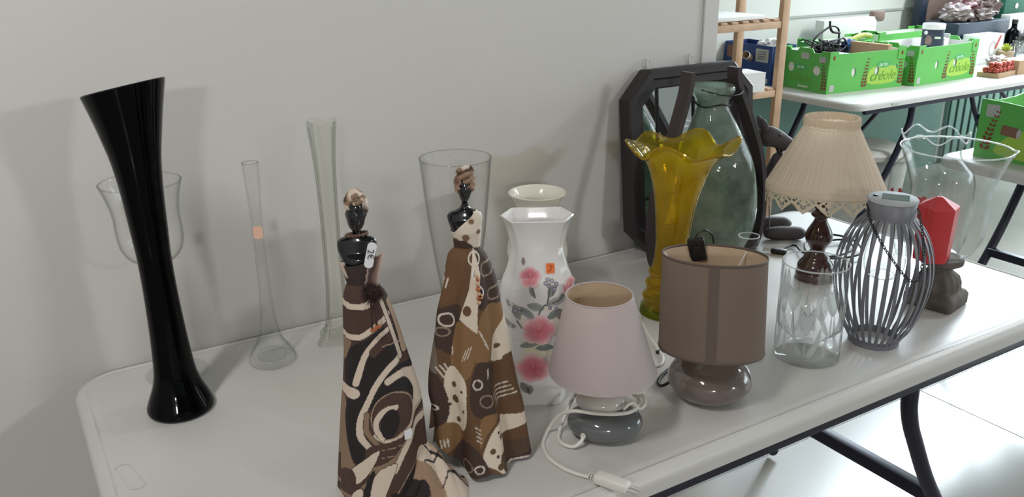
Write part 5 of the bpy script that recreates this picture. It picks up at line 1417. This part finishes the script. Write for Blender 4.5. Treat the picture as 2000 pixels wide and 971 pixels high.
for k in range(7): box('rack_bar', (-.11+.036*k, 0, .18), (.018, .06, .12), M['paper_white'], g, bev=.004)
for x in (-.11, .11): box('rack_foot', (x, 0, .053), (.016, .07, .106), M['black_plastic'], g)
for i, (x, y, h) in enumerate(((4.85, 1.16, .12), (4.93, 1.18, .13), (5.03, 1.25, .12), (5.11, 1.28, .13))):
    lb = ('first', 'second', 'third', 'last')[i]+' clear drinking glass from the succulent at the far table end'
    o = lathe('drinking_glass', shell([(.026, 0), (.028, .003), (.033, h)], .002, .008), M['clear2'], n=32); o.location = (x, y, TZ)
    tag(o, lb, 'glass', 'drinking glasses on the far table')
g = thing('potted_succulent', 'yellow green succulent in a tan pot on the far table', 'plant', (4.95, 1.27, TZ))
lathe('pot', shell([(.032, 0), (.036, .003), (.044, .065)], .004, .055), M['pot'], g, n=32)
bm = bmesh.new(); rnd = random.Random(5)
for k in range(26):
    a = k*2.4; el_ = radians(25+60*k/26); L_2 = .05; d = Vector((cos(a)*cos(el_), sin(a)*cos(el_), sin(el_))); s_2 = Vector((-sin(a), cos(a), 0))*.009
    up = d.cross(s_2).normalized()*.004
    p0 = Vector((0, 0, .062)); vs = [bm.verts.new(p) for p in (p0, p0+d*L_2*.55+s_2, p0+d*L_2, p0+d*L_2*.55-s_2, p0+d*L_2*.5+up)]
    for f in ((0, 1, 4), (1, 2, 4), (2, 3, 4), (3, 0, 4), (0, 3, 2, 1)): bm.faces.new([vs[i] for i in f])
from_bm('leaf_rosette', bm, M['leaf'], g)
g = thing('bauble_tray', 'small open carton filled with copper red baubles', 'tray', (4.47, 1.03, TZ), radians(8))
box('carton_tray', (0, 0, .012), (.20, .11, .024), M['card_brown'], g, bev=.002)
rnd = random.Random(8)
for k in range(26):
    beads('bauble', [(0, 0, 0)], .016, M['red_bead'], g).location = (-.085+.034*(k % 6)+rnd.uniform(-.006, .006), -.036+.026*((k//6) % 3)+rnd.uniform(-.005, .005), .038+.026*(k//18))
tag(box('kraft_carton', (4.645, 1.03, TZ+.036), (.13, .10, .072), M['card_brown'], bev=.002), 'small brown kraft carton right of the copper baubles', 'box')
# grey storage bin under the far table
g = thing('storage_bin', 'grey plastic storage bin with pale rounded lid under the far table', 'bin', (3.60, 1.23, 0), radians(-33.5))
def rloft(name, rows, L, W, rad, m):
    V = []
    for ins, z in rows: rr = rrect(-L/2, L/2, -W/2, W/2, rad, ins, 6); V += [(p[0], p[1], z) for p in rr]
    n = len(rr); return mesh_obj(name, V, ring_grid(len(rows), n)+[tuple(range(n-1, -1, -1)), tuple(range((len(rows)-1)*n, len(rows)*n))], m, g, auto=35)
rloft('bin_body', [(.045, 0), (.04, .01), (.012, .40), (.012, .425)], .56, .42, .10, M['bin'])
rloft('bin_lid', [(.0, .410), (0, .432), (.006, .440), (.03, .443), (.04, .448), (.07, .450)], .56, .42, .10, M['bin_lid'])
o = thing('small_ornament', 'small dark and gold ornament on the storage bin lid', 'ornament', (3.69, 1.26, .4505))
lumpy('ornament_body', (0, 0, 0), (.07, .05, .05), M['animal'], o, seed=40, amp=.3, sub=3)
box('gilt_block', (.04, -.01, .016), (.03, .03, .032), M['olive'], o, bev=.003)
